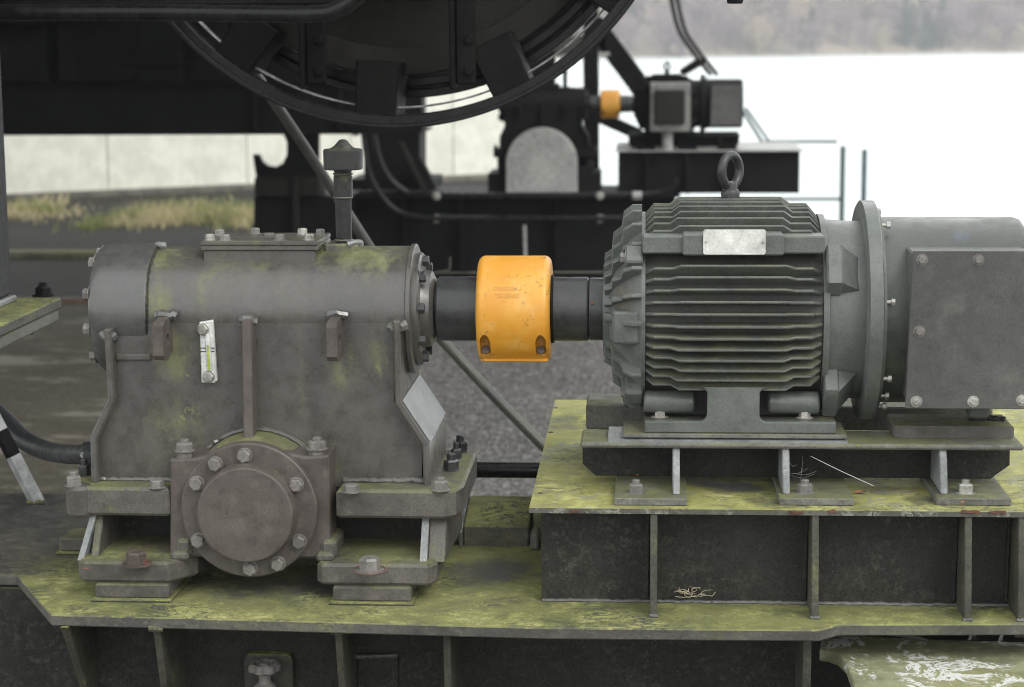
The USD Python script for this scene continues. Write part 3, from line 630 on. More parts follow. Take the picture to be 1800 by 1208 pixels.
# ================================================================== COUPLING
def bend_text(text, h, xc, phi, R, depth=.0007):
    m = meshkit.text_mesh(text, h, depth, bold=True); v = m.vertices.copy()
    w = v[:, 0].max(); v[:, 0] -= w / 2
    a = phi + v[:, 1] / R; r = R + v[:, 2] - .0002
    return T(np.stack([xc + v[:, 0], -np.cos(a) * r, np.sin(a) * r], 1), m.faces)
def coupling():
    t = thing('shaft_coupling', 'yellow coupling cover on the black shaft between gearbox and near motor', 'shaft coupling', (0, 0, 0))
    x0, x1, R = -.0605, .0665, .0935
    L = x1 - x0; pr = [(0, R - .022)]
    for a in np.linspace(0, 90, 8): pr.append((.012 - .012 * math.cos(math.radians(a)), R - .012 + .012 * math.sin(math.radians(a))))
    for a in np.linspace(90, 0, 8): pr.append((L - .012 + .012 * math.cos(math.radians(a)), R - .012 + .012 * math.sin(math.radians(a))))
    pr.append((L, R - .022))
    body = lathe(pr, (x0, 0, 0), (1, 0, 0), 110)
    cut = [cyl((x, y, -.0745), (x, y, .02), .0098, 0, 28) for x in (x0 + .0155, x1 - .0155) for y in (-.0775, -.070, -.0625)]
    try:
        body = trimesh.boolean.difference([body] + cut, engine='manifold')
    except Exception as ex: print('boolean', ex)
    cv = obj('cover', body, 'yellow_cover', t, smooth=25)
    obj('flange_lip', cbox(x0 + .006, x1 - .004, -.0505, .0505, -.0860, -.0805, .0012), 'yellow_cover', cv)
    for x in (x0 + .0155, x1 - .0155):
        obj('screw', lathe([(0, .0072), (.004, .0072), (.005, .0062), (.005, .0038), (.0035, .0036), (.0035, .001)], (x, -.0585, -.0640), (0, -.86, .42), 20), 'bolt_rust', cv)
    obj('lettering', bend_text('CR6018-J', .0068, -.006, math.radians(27.5), R), 'yellow_letter', cv, smooth=False, label='raised coupling number')
    obj('lettering', bend_text('TSUBAKI', .0070, -.006, math.radians(19.5), R), 'yellow_letter', cv, smooth=False, label='raised maker name')
    h0, h1 = qx(764, -.055, 543), qx(1034, -.055, 543)
    obj('hub', cyl((h0, 0, 0), (x0 + .004, 0, 0), .0565, .003, 64), 'shaft_black', t)
    obj('hub', cyl((x1 - .004, 0, 0), (h1, 0, 0), .0562, .003, 64), 'shaft_black', t)
    obj('hub_ring', cyl((x1 - .002, 0, 0), (x1 + .005, 0, 0), .060, .001, 64), 'black_paint', t)
    h2 = qx(1066, -.055, 543)
    obj('collar', cyl((h1 + .001, 0, 0), (h2, 0, 0), .0550, .001, 64), 'shaft_black', t)
    obj('grub_screw', cyl((h1 + .007, -.0535, .018), (h1 + .007, -.0560, .0188), .0028, 0, 12), 'bolt_rust', t)
    return t
cp = coupling()
dup(cp, 'shaft_coupling', BACK, 'small blurred yellow coupling beside the far motor over the lake', 'shaft coupling')

# ================================================================== MOTOR
def rot_x(m, a, keep=None):
    v = m.vertices.copy(); c, s = math.cos(a), math.sin(a)
    y, z = v[:, 1].copy(), v[:, 2].copy(); v[:, 1] = y * c - z * s; v[:, 2] = y * s + z * c
    return T(v, m.faces)
def fin(phi, prof, th=.0038):
    """thin cooling fin at angle phi above the horizontal on the viewer's side; prof: (x, r) from shell to tip and back"""
    e, tn = np.array([0, -math.cos(phi), math.sin(phi)]), np.array([0, math.sin(phi), math.cos(phi)])
    m = prism(prof, -th / 2, th / 2, 'y', .0012); v = m.vertices        # (x, thickness, r)
    k = 1 + (0.215 - v[:, 2]) * 9.0                                    # tapers to the tip
    P = np.outer(v[:, 0], (1, 0, 0)) + np.outer(v[:, 2], e) + np.outer(v[:, 1] * k, tn)
    return outward(T(P, m.faces))
def motor(off, near=True):
    t = thing('electric_motor', 'grey finned electric motor with blank white nameplate on the near pedestal' if near else 'dark blurred electric motor with square terminal box against the lake',
              'electric motor', (.38, 0, -.197), off)
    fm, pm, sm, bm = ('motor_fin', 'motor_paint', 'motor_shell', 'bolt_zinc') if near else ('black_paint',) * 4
    xa, xb = .2266, .5255
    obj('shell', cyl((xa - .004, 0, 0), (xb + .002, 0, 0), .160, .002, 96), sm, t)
    xs = lambda px: qx(px, -.19, 560)
    R = .196
    def outline(i, lo=False):
        j = (0.003 * math.sin(i * 2.1), .003 * math.cos(i * 1.3)); h1 = R - (.011 if not lo else .013)
        return [(xa, .157), (xa + .002, .166), (xa + .018, h1), (xs(1180) + j[0], h1), (xs(1194) + j[0], R), (xs(1383) + j[1], R), (xs(1398) + j[1], h1), (xb - .018, h1), (xb - .002, .166), (xb, .157)]
    angs = [72, 66, 60, 53.8] + [29.5, 23.6, 17.4, 11.3, 5.2, -1.0, -7.0, -12.7, -18.5, -24.2, -30.0, -36] + [78, 84.5, 91, 97.5, 104, 110.5, 117, 123.5, 150, 157, 164, 171, 178, 185, 192, 199, 206, 213]
    for i, a in enumerate(angs):
        obj('cooling_fin', fin(math.radians(a), outline(i)), fm, t)
    # nameplate band and its raised pad
    b = math.radians(44.5)
    blk = lambda x0, x1, r0, r1, w: rot_x(cbox(x0, x1, -r1, -r0, -w, w, .002), -b)
    tilt = math.radians(20)
    def pad(x0, x1, yy, zlo, zhi, back=.10): return cbox(x0, x1, yy, -back, zlo, zhi, .0025)
    zl, zh = q(1290, 447, -.165)[1], q(1290, 416, -.165)[1]
    obj('nameplate_band', pad(xa - .001, xb + .001, -.158, zl, zh), pm, t)
    obj('nameplate_pad', pad(xs(1200), xs(1378), -.168, zl - .002, zh + .004), pm, t)
    if near:
        pz = -.172
        np_ = obj('nameplate', prism(roundrect(q(1236, 430, pz)[0], q(1346, 430, pz)[0], q(1290, 448, pz)[1], q(1290, 404, pz)[1], .004), pz, -.1685, 'y', .0005), 'plate_metal', t, label='blank white metal nameplate')
        for px in (1241, 1341): obj('rivet', cyl(p3(px, 426, pz + .001), p3(px, 426, pz) - (0, .0012, 0), .0022, .0005, 12), 'bolt_zinc', np_)
    # drive end shield: stepped cone with ribs, lugs and pads
    x0 = qx(1059, -.06, 540)
    obj('drive_end_shield', lathe([(0, .045), (.001, .078), (.012, .083), (.022, .112), (.034, .132), (xa - x0 - .018, .158), (xa - x0 - .002, .170), (xa - x0 + .004, .170)], (x0, 0, 0), (1, 0, 0), 80), pm, t)
    for i, a in enumerate(np.arange(-60, 240, 15.0)):
        if near and -16 < a < -2: continue
        pr = [(x0 + .004, .070), (x0 + .003, .098), (x0 + .015, .106), (x0 + .018, .135), (x0 + .032, .146), (x0 + .036, .172), (xa - .018, .184), (xa - .002, .184), (xa - .002, .150)]
        obj('shield_rib', fin(math.radians(a), pr, .0058), pm, t)
    for a in (38, -47, 142, 227):
        obj('shield_lug', rot_x(cbox(xa - .030, xa + .000, -.186, -.150, -.017, .017, .003), -math.radians(a)), pm, t)
        obj('lug_bolt', hexbolt((xa - .030, -.172 * math.cos(math.radians(a)), .172 * math.sin(math.radians(a))), (-1, 0, 0), .009, .008), 'bolt_paint' if near else 'black_paint', t)
    c0, c1 = q(1077, 546, -.15), q(1124, 603, -.15)
    obj('shield_pad', cbox(c0[0], c1[0], -.168, -.10, c1[1], c0[1], .004), pm, t)
    # rear end
    xf = .5976
    obj('rear_shield', lathe([(0, .150), (.001, .166), (.011, .166), (.013, .157), (xf - xb - .02, .154), (xf - xb, .154)], (xb, 0, 0), (1, 0, 0), 80), pm, t)
    for a in (31, -47, 149, 227):
        m = prism([(-.196, -.036), (-.150, -.040), (-.150, .040), (-.190, .036), (-.196, .026)], xb + .004, xb + .030, 'x', .003)
        obj('rear_lug', rot_x(m, -math.radians(a)), pm, t)
        w = trimesh.convex.convex_hull(np.array([(xb + .028, -.192, s * .034) for s in (-1, 1)] + [(xb + .028, -.150, s * .036) for s in (-1, 1)] + [(xb + .060, -.152, s * .03) for s in (-1, 1)]))
        obj('lug_web', rot_x(w, -math.radians(a)), pm, t)
    obj('rear_flange', lathe([(0, .184), (.003, .1895), (.024, .1895), (.026, .187), (.026, .178), (.031, .178)], (xf, 0, 0), (1, 0, 0), 96), pm, t)
    for a in (12, -33, -48, -62, 62, 110, 160, 210):
        r = math.radians(a); c = np.array([xf + .030, -.1755 * math.cos(r), .1755 * math.sin(r)])
        obj('flange_bolt', cat_([cyl(c, c + (.011, 0, 0), .0034, 0, 10), hexbolt(c + (.009, 0, 0), (1, 0, 0), .0062, .007, 0)]), bm, t)
    # lifting eye
    ex = qx(1284, 0, 330); ze = q(1284, 344, 0)[1]
    eb = obj('eye_bolt', lathe([(-.01, .015), (.004, .0165), (.010, .014), (.011, .012), (.020, .0115), (.024, .010)], (ex, 0, ze), (0, 0, 1), 24), 'shaft_black' if near else 'black_paint', t)
    A = np.linspace(0, 2 * math.pi, 37); tw = math.radians(48)
    ring = np.stack([ex + .0235 * np.cos(A) * math.cos(tw), .0235 * np.cos(A) * math.sin(tw), ze + .043 + .0265 * np.sin(A)], 1)
    obj('eye', tube(ring, .0078, 14), 'shaft_black' if near else 'black_paint', eb)
    # feet
    zb = -.187
    for s in (1, -1):
        yf = -.166
        z_ = lambda py: q(1290, py, yf)[1]
        x_ = lambda px: qx(px, yf, 740)
        f0 = []
        fr = .012
        L, Rr, a, b_ = x_(1133), x_(1470), x_(1243), x_(1335); zt, zu = z_(742), z_(682)
        o = [(L, zb), (Rr, zb), (Rr, zt), (b_ + fr, zt)] + [(b_ + fr - fr * math.sin(u), zt + fr - fr * math.cos(u)) for u in np.linspace(.3, math.pi / 2, 4)] + [(b_, zu - fr)] + [(b_ + fr - fr * math.cos(u), zu - fr + fr * math.sin(u)) for u in np.linspace(.3, math.pi / 2, 4)]
        o += [(a - fr + fr * math.cos(u), zu - fr + fr * math.sin(u)) for u in np.linspace(math.pi / 2, .3, 4)] + [(a, zu - fr)] + [(a - fr + fr * math.sin(u), zt + fr - fr * math.cos(u)) for u in np.linspace(math.pi / 2, .3, 4)] + [(a - fr, zt), (L, zt)]
        m = prism(o, yf, yf + .018, 'y', .002); pl = cbox(L - .001, Rr + .001, yf + .017, yf + .10, zb + .0002, zt - .001, .001); wl = cbox(L + .02, Rr - .02, yf + .072, yf + .088, zt - .002, zu + .02, .001)
        if s < 0:
            for g in (m, pl, wl): g.vertices[:, 1] *= -1; g.invert()
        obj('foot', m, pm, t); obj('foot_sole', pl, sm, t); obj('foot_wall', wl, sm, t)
        for px in (1160, 1414):
            x, y = gz(px, 733, zt); y = (yf + .045) * s
            obj('foot_nut', hexbolt((x, y, zt), (0, 0, 1), .0098, .013, 1.5, stud=.018), bm, t)
    for i in (0, 1): obj('lower_barrel', cyl((xa + .002 + i * .21, -.118, -.142), (xa + .088 + i * .21, -.118, -.142), .019, .003, 24), pm, t)
    if not near:
        a, b = -.085 + .38, .085 + .38
        tb = obj('terminal_box', cbox(a - .03, b + .06, -.30, -.12, -.17, .145, .006), 'frame_grey', t)
        obj('terminal_lid', cbox(a, b + .025, -.33, -.301, -.12, .10, .008), 'brown_dark', tb)
        obj('cable_gland', cyl((.38, -.22, -.30), (.38, -.22, -.165), .035, .004, 20), 'grey_sheet', t)
    return t
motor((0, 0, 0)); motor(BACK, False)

# brake behind the motor flange, with the flat bolted box on its side
def brake(off, near=True):
    t = thing('motor_brake', 'grey round brake housing with flat bolted cover box at the right edge' if near else 'grey square brake housing at the right end of the far motor', 'brake', (.75, 0, -.16), off)
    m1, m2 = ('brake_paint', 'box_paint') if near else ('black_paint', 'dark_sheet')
    xf = .632; xe = .8739
    obj('housing', lathe([(-.006, .15), (-.005, .1605), (xe - xf - .014, .1605), (xe - xf - .005, .1575), (xe - xf, .150), (xe - xf + .001, .09)], (xf, 0, 0), (1, 0, 0), 96), m1, t)
    by = -.205
    a, b = q(1598, 580, by), q(1816, 580, by)
    z0, z1 = q(1700, 719, by)[1], q(1700, 441, by)[1]
    obj('cover_box', cat_([cbox(a[0] + .004, b[0] - .004, by + .008, -.08, z0 + .004, z1 - .004, .003)]), m1 if near else 'brown_dark', t)
    lid = obj('cover_plate', prism([(a[0] - .003, z0), (b[0], z0), (b[0], z1), (a[0] + .004, z1)], by, by + .0075, 'y', .0012), m2, t)
    if near:
        for i, (px, py) in enumerate(((1621, 457), (1720, 457), (1616, 583), (1611, 706), (1711, 706), (1797, 704))):
            obj('bolt', hexbolt(p3(px, py, by), (0, -1, 0), .0066, .006, 1.55), 'bolt_paint' if i < 3 else 'bolt_zinc', lid)
        obj('bracket', cbox(qx(1700, -.15, 720), qx(1736, -.15, 720), -.17, -.13, q(1717, 731, -.15)[1], q(1717, 700, -.15)[1], .003), 'brake_paint', t)
    return t
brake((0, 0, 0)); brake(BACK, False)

# sliding rails under the motor
def rails(off, near=True):
    t = thing('motor_rail_frame', 'weathered steel rail frame bolted to the pedestal beneath the near motor' if near else 'black rail frame beneath the far motor by the lake', 'rail frame', (.5, 0, ZP), off)
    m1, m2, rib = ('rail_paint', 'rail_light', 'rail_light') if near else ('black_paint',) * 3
    yf = -.185; zt = q(1200, 779, yf)[1]; zb = zt - .0095
    a, b = qx(1020, yf, 783), qx(1801, yf, 786)
    obj('rail_flange', cbox(a, b, yf, -.07, zb, zt, .0035), m1, t)
    c0, c1 = qx(1068, yf, 775), qx(1492, yf, 775)
    obj('wear_strip', prism([(yf + .004, zt), (yf + .030, zt + .0055), (-.075, zt + .0055), (-.075, zt)], c0, c1, 'x', .001), m2, t)
    wy = -.085
    w = [q(x, y, wy) for x, y in ((1024, 787), (1024, 815), (1047, 837), (1741, 839), (1775, 818), (1775, 790))]
    w = [(x, min(z, zb)) for x, z in w]; zf = ZP + .0125
    w[2] = (w[2][0], zf); w[3] = (w[3][0], zf); w[0] = (w[0][0], zb); w[-1] = (w[-1][0], zb)
    obj('rail_web', prism(w, wy, wy + .01, 'y', .001), 'web_dark' if near else 'black_paint', t)
    for i, (px0, px1, pg, pn) in enumerate(((1080, 1208, 1189, 1118), (1370, 1501, 1382, 1415), (1646, 1778, 1660, 1697))):
        y0 = gz((px0 + px1) / 2, 891, ZP)[1] + .006
        x0, x1 = qx(px0, y0, 885), qx(px1, y0, 885)
        fp = obj('foot_plate', cbox(x0, x1, y0, -.03, ZP + .0003, zf, .0015), m1, t)
        xg = qx(pg, -.2, 830)
        obj('gusset', prism([(-.085, zb), (yf + .008, zb), (yf - .002, zb - .012), (y0 + .028, zf + .001), (-.085, zf + .001)], xg - .006, xg + .006, 'x', .0015), rib, t)
        x, y = gz(pn, 866, zf)
        obj('bolt', hexbolt((x, y, zf), (0, 0, 1), .0125, .015, 1.35, stud=.007), ('bolt_paint', 'bolt_paint', 'bolt_zinc')[i] if near else 'black_paint', fp)
    # rear rail
    ry = .12; rz1 = q(1060, 713, ry)[1]; rz0 = q(1060, 755, ry)[1]
    obj('rear_rail', cbox(qx(1030, ry, 720), b, ry, ry + .12, rz0, rz1, .003), m1, t)
    for px in (1100, 1400, 1690):
        x = qx(px, ry, 740); obj('rear_stand', cbox(x - .05, x + .05, ry + .01, ry + .11, ZP, rz0, .002), m1, t)
    # shim under the foot
    obj('shim', cbox(qx(1095, -.17, 765), qx(1489, -.17, 765), -.172, -.06, zt + .006, -.1875, .001), m1, t)
    obj('shim', cbox(qx(1095, -.17, 765), qx(1489, -.17, 765), .125, .17, rz1, -.1875, .001), m1, t)
    return t, zt
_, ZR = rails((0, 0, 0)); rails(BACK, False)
y0 = gz(1650, 771, ZR)[1]
t = thing('timber_packer', 'long mossy packing bar lying under the round brake housing', 'packing bar', (qx(1670, y0, 760), y0, ZR))
obj('bar', prism([(y0, ZR + .0003), (y0, ZR + .0215), (y0 + .105, ZR + .0215), (y0 + .105, ZR + .0003)], qx(1570, y0, 760), qx(1783, y0, 760), 'x', .003), 'gear_mossy', t)
xx, yy = gz(1735, 739, ZR + .022)
obj('dirt', weld([(xx - .03, yy, ZR + .0225), (xx, yy + .004, ZR + .024), (xx + .03, yy - .003, ZR + .0225)], .006, 3, .004), 'black_tar', t)
# ================================================================== GROUND, WALL, WATER, FAR SHORE
GZ, WZ = ZGROUND, -4.2
def ground_mat(name, c1, c2, grain=.6, patch=0.0, pc=(.3, .29, .25)):
    s = Net().start()
    m = s.n('mapping', vector=s.pos, scale=(1.0, 1.0, 1.0)) + '.vector'
    col = s.mix(s.rng(s.noise(.9, 6, .6), .35, .65), c1, c2)
    sp = s.n('voronoi_texture', vector=s.pos, scale=95.0, feature='f1') + '.color'
    bw = s.n('rgb_to_bw', color=sp) + '.val'
    col = s.mix(s.math('multiply', s.rng(bw, .62, .9), grain), col, tuple(min(1, x * 3.2) for x in c2))
    col = s.mix(s.math('multiply', s.rng(bw, .4, .1), grain), col, tuple(x * .4 for x in c1))
    if patch:
        mm = s.n('mapping', vector=s.pos, scale=(.55, 1.6, 1.0)) + '.vector'
        col = s.mix(s.math('multiply', s.rng(s.noise(2.6, 7, .66, .3, mm), .53, .60), patch), col, pc)
        col = s.mix(s.math('multiply', s.rng(s.noise(1.7, 6, .6, .3, mm), .45, .66), .5), col, (.05, .052, .03))
    bp = s.n('bump', height=bw, strength=.5, distance=.006) + '.normal'
    pr = s.n('principled_bsdf', base_color=col, roughness=.85, specular_ior_level=.12, normal=bp)
    usdkit.material(stage, '/World/Looks/' + name, s.N, s.L, surface=pr[1:] + '.BSDF')
ground_mat('asphalt', (.062, .059, .056), (.088, .084, .079), 1.0)
ground_mat('asphalt_smooth', (.022, .020, .017), (.029, .027, .023), .25)
ground_mat('apron', (.062, .054, .039), (.085, .075, .055), .3, .9, (.23, .215, .17))
weathered('kerb_moss', (.12, .11, .08), (.16, .15, .11), moss=.5, side=.1, speck=.4, rough=.85, spec=.15, mossscale=.3)
def sheet(pts, z):
    v = np.array([(x, y, z) for x, y in pts]); f = cap(np.array(pts)); m = T(v, f)
    if m.face_normals[0][2] < 0: m.invert()
    return m
wa, wb = np.array(gz(20, 352, GZ)), np.array(gz(440, 334, GZ)); wd = (wb - wa) / np.linalg.norm(wb - wa); wn = np.array([-wd[1], wd[0]])
we = wa + wd * 6.2                                  # right end of the wall
QY = 13.2                                           # quay edge right of it
gpts = [(-60, -40), (60, -40), (60, QY), (we[0], QY), tuple(we + wn * .3), tuple(wa - wd * 40 + wn * .3)]
struct('ground', prism(gpts, WZ - 1.5, GZ, 'z', 0), 'asphalt')
struct('smooth_pavement', sheet([(-14, 11.45), (-1.0, 11.45), tuple(we - wn * .06), tuple(wa - wd * 8 - wn * .06)], GZ + .004), 'asphalt_smooth')
struct('kerb_strip', cbox(-14, -1.0, 11.25, 11.45, GZ - .05, GZ + .055, .012), 'kerb_moss')
struct('brown_pavement', sheet([(-14, 9.0), (-1.0, 9.0), (-1.0, 11.25), (-14, 11.25)], GZ + .004), 'asphalt_smooth')
struct('concrete_apron', sheet([(-14, 2.4), (-1.15, 2.4), (-1.15, 8.72), (-14, 8.72)], GZ + .004), 'apron')
t = thing('crane_rail', 'rusty rail sunk in the paving behind the gearbox, seen left of its end cap', 'rail', (-6, 8.86, GZ))
obj('rail_head', cbox(-14, 1.5, 8.82, 8.88, GZ - .01, GZ + .03, .004), 'rail_steel', t)
obj('rail_foot', cbox(-14, 1.5, 8.76, 8.94, GZ, GZ + .008, .002), 'rail_steel', t)
# concrete wall: panels with joints
t = thing('concrete_wall', 'pale concrete wall of cast panels beyond the grass', 'wall', (float(wb[0]), float(wb[1]), GZ))
HW = 1.15
cuts = [-12, -9.3, -6.6, -3.9, -1.2, 1.02, 2.55, 3.75, 5.0, 6.2]
for a, b in zip(cuts[:-1], cuts[1:]):
    p = [wa + wd * (a + .006), wa + wd * (b - .006), wa + wd * (b - .006) + wn * .25, wa + wd * (a + .006) + wn * .25]
    obj('panel', prism([tuple(x) for x in p], GZ - .1, GZ + HW, 'z', .008), 'concrete', t)
p = [wa - wd * 12 + wn * .03, wa + wd * 6.18 + wn * .03, wa + wd * 6.18 + wn * .22, wa - wd * 12 + wn * .22]
obj('joint_filler', prism([tuple(x) for x in p], GZ - .1, GZ + HW - .02, 'z', 0), 'concrete_old', t)
p = [wa - wd * 12 - wn * .16, wa + wd * 6.2 - wn * .16, wa + wd * 6.2 - wn * .001, wa - wd * 12 - wn * .001]
obj('plinth', prism([tuple(x) for x in p], GZ - .05, GZ + .07, 'z', .01), 'concrete_old', t)
# grass
def blades(spots, n, seed, h=(.10, .30)):
    r = np.random.default_rng(seed); V, Fc = [], []
    for _ in range(n):
        cx, cy, rx, ry, hh = spots[r.integers(len(spots))]
        x, y = cx + r.normal() * rx, cy + r.normal() * ry
        H = r.uniform(*h) * hh; a = r.uniform(0, 6.28); l = H * r.uniform(.2, 1.1); w = r.uniform(.004, .010)
        d = np.array([math.cos(a), math.sin(a), 0]); s = np.array([-d[1], d[0], 0]) * w
        b = np.array([x, y, GZ]); k = len(V)
        for tt, ww in ((0, 1), (.5, .8), (1, .1)):
            c = b + d * l * tt ** 1.8 + np.array([0, 0, H * (tt - .25 * tt ** 3)]); V += [c - s * ww, c + s * ww]
        Fc += [(k, k + 1, k + 3), (k, k + 3, k + 2), (k + 2, k + 3, k + 5), (k + 2, k + 5, k + 4)]
    return T(V, Fc)
s = Net().start()
rr = s.math('add', s.math('multiply', s.rng(s.noise(1.6, 3, .6), .36, .64), .55), s.math('multiply', s.rng(s.noise(45, 3, .6), .35, .65), .45))
col = s.n('rgb_ramp', fac=rr, ramp=[(0, (.12, .16, .06)), (.3, (.22, .25, .10)), (.5, (.38, .35, .18)), (.7, (.50, .43, .27)), (1, (.60, .50, .35))], interpolate=True) + '.color'
d1 = s.n('diffuse_bsdf', color=col); d2 = s.n('translucent_bsdf', color=col)
mc = s.n('mix_closure', fac=.35, closure1=d1 + '.BSDF', closure2=d2 + '.BSDF')
usdkit.material(stage, '/World/Looks/grass_look', s.N, s.L, surface=mc[1:] + '.closure')
sp1 = [(*gz(px, py, GZ), .12, .35, hh) for px, py, hh in ((20, 380, .9), (45, 376, 1.2), (60, 372, 1.3), (75, 376, 1.1), (100, 380, .6))]
sp2 = [(*gz(px, py, GZ), .11, .28, hh) for px, py, hh in ((175, 398, .7), (200, 393, .9), (230, 390, 1.0), (255, 388, 1.2), (280, 384, 1.3), (300, 392, 1.1), (325, 384, 1.2), (350, 380, 1.3), (365, 390, 1.2), (390, 384, 1.3), (410, 390, 1.3), (430, 386, 1.1), (450, 390, 1.0), (240, 396, .6), (420, 396, .8))]
tag(stage.GetPrimAtPath(obj('grass', blades(sp1, 700, 1, (.05, .17)), 'grass_look', None, False)), 'small yellowing grass clump by the black column at the left', 'grass', kind='stuff')
tag(stage.GetPrimAtPath(obj('grass', blades(sp2, 2000, 2, (.05, .20)), 'grass_look', None, False)), 'long green and yellow grass growing below the concrete wall', 'grass', kind='stuff')
# lake
s = Net().start()
mm = s.n('mapping', vector=s.pos, scale=(1.0, .8, 1.0)) + '.vector'
bp = s.n('bump', height=s.noise(2.2, 5, .6, .2, mm), strength=1.0, distance=.35) + '.normal'
pr = s.n('principled_bsdf', base_color=(.56, .60, .60), roughness=.25, normal=bp, ior=1.333)
usdkit.material(stage, '/World/Looks/water_look', s.N, s.L, surface=pr[1:] + '.BSDF')
struct('water', sheet([(-1500, 10), (1500, 10), (1500, 1600), (-1500, 1600)], WZ), 'water_look')
# hills on the far shore
sa, sb = np.array(gz(1100, 104, WZ)), np.array(gz(1800, 95, WZ)); sd = (sb - sa) / np.linalg.norm(sb - sa); sn = np.array([-sd[1], sd[0]])
def hill_h(u, v):
    base = np.where(v < 8, v * .09, .72 + (v - 8) * .36)
    base = np.where(v > 130, .72 + 122 * .36 + (v - 130) * .12, base)
    return base + np.clip(v / 60, 0, 1) * (meshkit.fbm(np.stack([u / 70, v / 70, u * 0], -1), 4, 3) - .5) * 22 - .4
U_, V_ = np.meshgrid(np.linspace(-520, 620, 115), np.r_[np.linspace(-6, 30, 14), np.linspace(36, 300, 36)], indexing='ij')
H_ = hill_h(U_, V_) + WZ
bend = (U_ / 400) ** 2 * 30 + 6 * np.sin(U_ / 60)
XY = sa + U_[..., None] * sd + (V_ + bend)[..., None] * sn
nv = U_.shape[1]; V3 = np.concatenate([XY, H_[..., None]], -1).reshape(-1, 3); Fh = []
for i in range(U_.shape[0] - 1):
    for j in range(nv - 1): Fh += [(i * nv + j, (i + 1) * nv + j, (i + 1) * nv + j + 1), (i * nv + j, (i + 1) * nv + j + 1, i * nv + j + 1)]
s = Net().start()
z = s.n('separate_xyz', vector=s.pos) + '.z'
col = s.mix(s.rng(s.noise(.05, 5), .35, .65), (.13, .10, .085), (.19, .155, .12))
col = s.mix(s.rng(z, WZ + 2.4, WZ + .5), col, s.mix(s.rng(s.noise(.06, 3), .4, .6), (.27, .235, .19), (.20, .17, .13)))
pr = s.n('principled_bsdf', base_color=col, roughness=.95)
usdkit.material(stage, '/World/Looks/hill_look', s.N, s.L, surface=pr[1:] + '.BSDF')
struct('hills', T(V3, Fh), 'hill_look', smooth=True)
def tree_proto(path, seed, conifer):
    r = np.random.default_rng(seed); M = [tube([(0, 0, 0), (0, 0, 3), (0.1, 0, 6)], [.22, .15, .05], 6)]; V, Fc = [], []
    if not conifer:
        for k in range(9):
            a = r.uniform(0, 6.28); z0 = r.uniform(1.5, 5); L = r.uniform(1.5, 3)
            M.append(tube([(0, 0, z0), (math.cos(a) * L * .6, math.sin(a) * L * .6, z0 + L * .7), (math.cos(a) * L, math.sin(a) * L, z0 + L * 1.1)], [.09, .05, .02], 5))
    for _ in range(230):
        if conifer: z0 = r.uniform(.8, 8.5); rad = (9 - z0) * .26 * math.sqrt(r.random()); a = r.uniform(0, 6.28); c = np.array([rad * math.cos(a), rad * math.sin(a), z0])
        else:
            d = r.normal(size=3); d /= np.linalg.norm(d); c = np.array([0, 0, 5.2]) + d * r.random() ** .4 * np.array([2.7, 2.7, 3.0]) * (1 + .25 * math.sin(5 * d[0] + 3 * d[2] + seed))
        u, w = r.normal(size=3), r.normal(size=3); u /= np.linalg.norm(u); w = np.cross(u, w); w /= np.linalg.norm(w); sz = r.uniform(.25, .5)
        k = len(V); V += [c - u * sz, c + w * sz * .5, c + u * sz, c - w * sz * .5]; Fc += [(k, k + 1, k + 2), (k, k + 2, k + 3)]
    return cat_(M + [T(V, Fc)])
weathered('twigs', (.12, .092, .098), (.22, .175, .18), speck=.2, rough=.95)
weathered('twigs_ochre', (.24, .19, .13), (.32, .27, .20), speck=.2, rough=.95)
weathered('needles', (.02, .04, .03), (.035, .06, .045), speck=.2, rough=.9)
pi = UsdGeom.PointInstancer.Define(stage, '/World/wooded_slope')
tag(pi.GetPrim(), 'hazy leafless woods covering the hillside across the lake', 'woods', kind='stuff')
UsdGeom.Scope.Define(stage, '/World/wooded_slope/kinds')
rt = np.random.default_rng(5)
protos = [obj('bare_tree', tree_proto('', 1, False), 'twigs', '/World/wooded_slope/kinds', False), obj('bare_tree', tree_proto('', 2, False), 'twigs_ochre', '/World/wooded_slope/kinds', False),
          obj('bare_tree', tree_proto('', 3, False), 'twigs', '/World/wooded_slope/kinds', False), obj('conifer', tree_proto('', 4, True), 'needles', '/World/wooded_slope/kinds', False)]
n = 5200
u = rt.uniform(-420, 520, n); v = 9 + 190 * rt.random(n) ** 1.5
zz = hill_h(u, v) + WZ - .2; bd = (u / 400) ** 2 * 30 + 6 * np.sin(u / 60)
xy = sa + u[:, None] * sd + (v + bd)[:, None] * sn
clump = meshkit.fbm(np.stack([u / 14, v / 14, u * 0], -1), 3, 9)
ids = np.where((clump > .62) & (rt.random(n) < .75), 3, rt.choice([0, 1, 2], n, p=[.45, .2, .35]))
pi.CreatePrototypesRel().SetTargets([Sdf.Path(p) for p in protos])
pi.CreateProtoIndicesAttr(Vt.IntArray.FromNumpy(ids.astype(np.int32)))
pi.CreatePositionsAttr(Vt.Vec3fArray.FromNumpy(np.c_[xy, zz].astype(np.float32)))
sc = rt.uniform(.5, 1.15, n); pi.CreateScalesAttr(Vt.Vec3fArray.FromNumpy(np.stack([sc, sc, sc * rt.uniform(.8, 1.2, n)], 1).astype(np.float32)))
an = rt.uniform(0, math.pi, n); pi.CreateOrientationsAttr(Vt.QuathArray([Gf.Quath(float(math.cos(a)), 0, 0, float(math.sin(a))) for a in an]))
# air over the lake
usdkit.material(stage, '/World/Looks/haze_look', {'v': ('principled_volume', {'color': (.93, .95, 1.0), 'density': HAZE, 'anisotropy': .2})}, [], volume='v.volume')
struct('haze', trimesh.creation.box(bounds=[[-1600, -60, WZ - 3], [1700, 1700, 110]]), 'haze_look', kind='stuff')

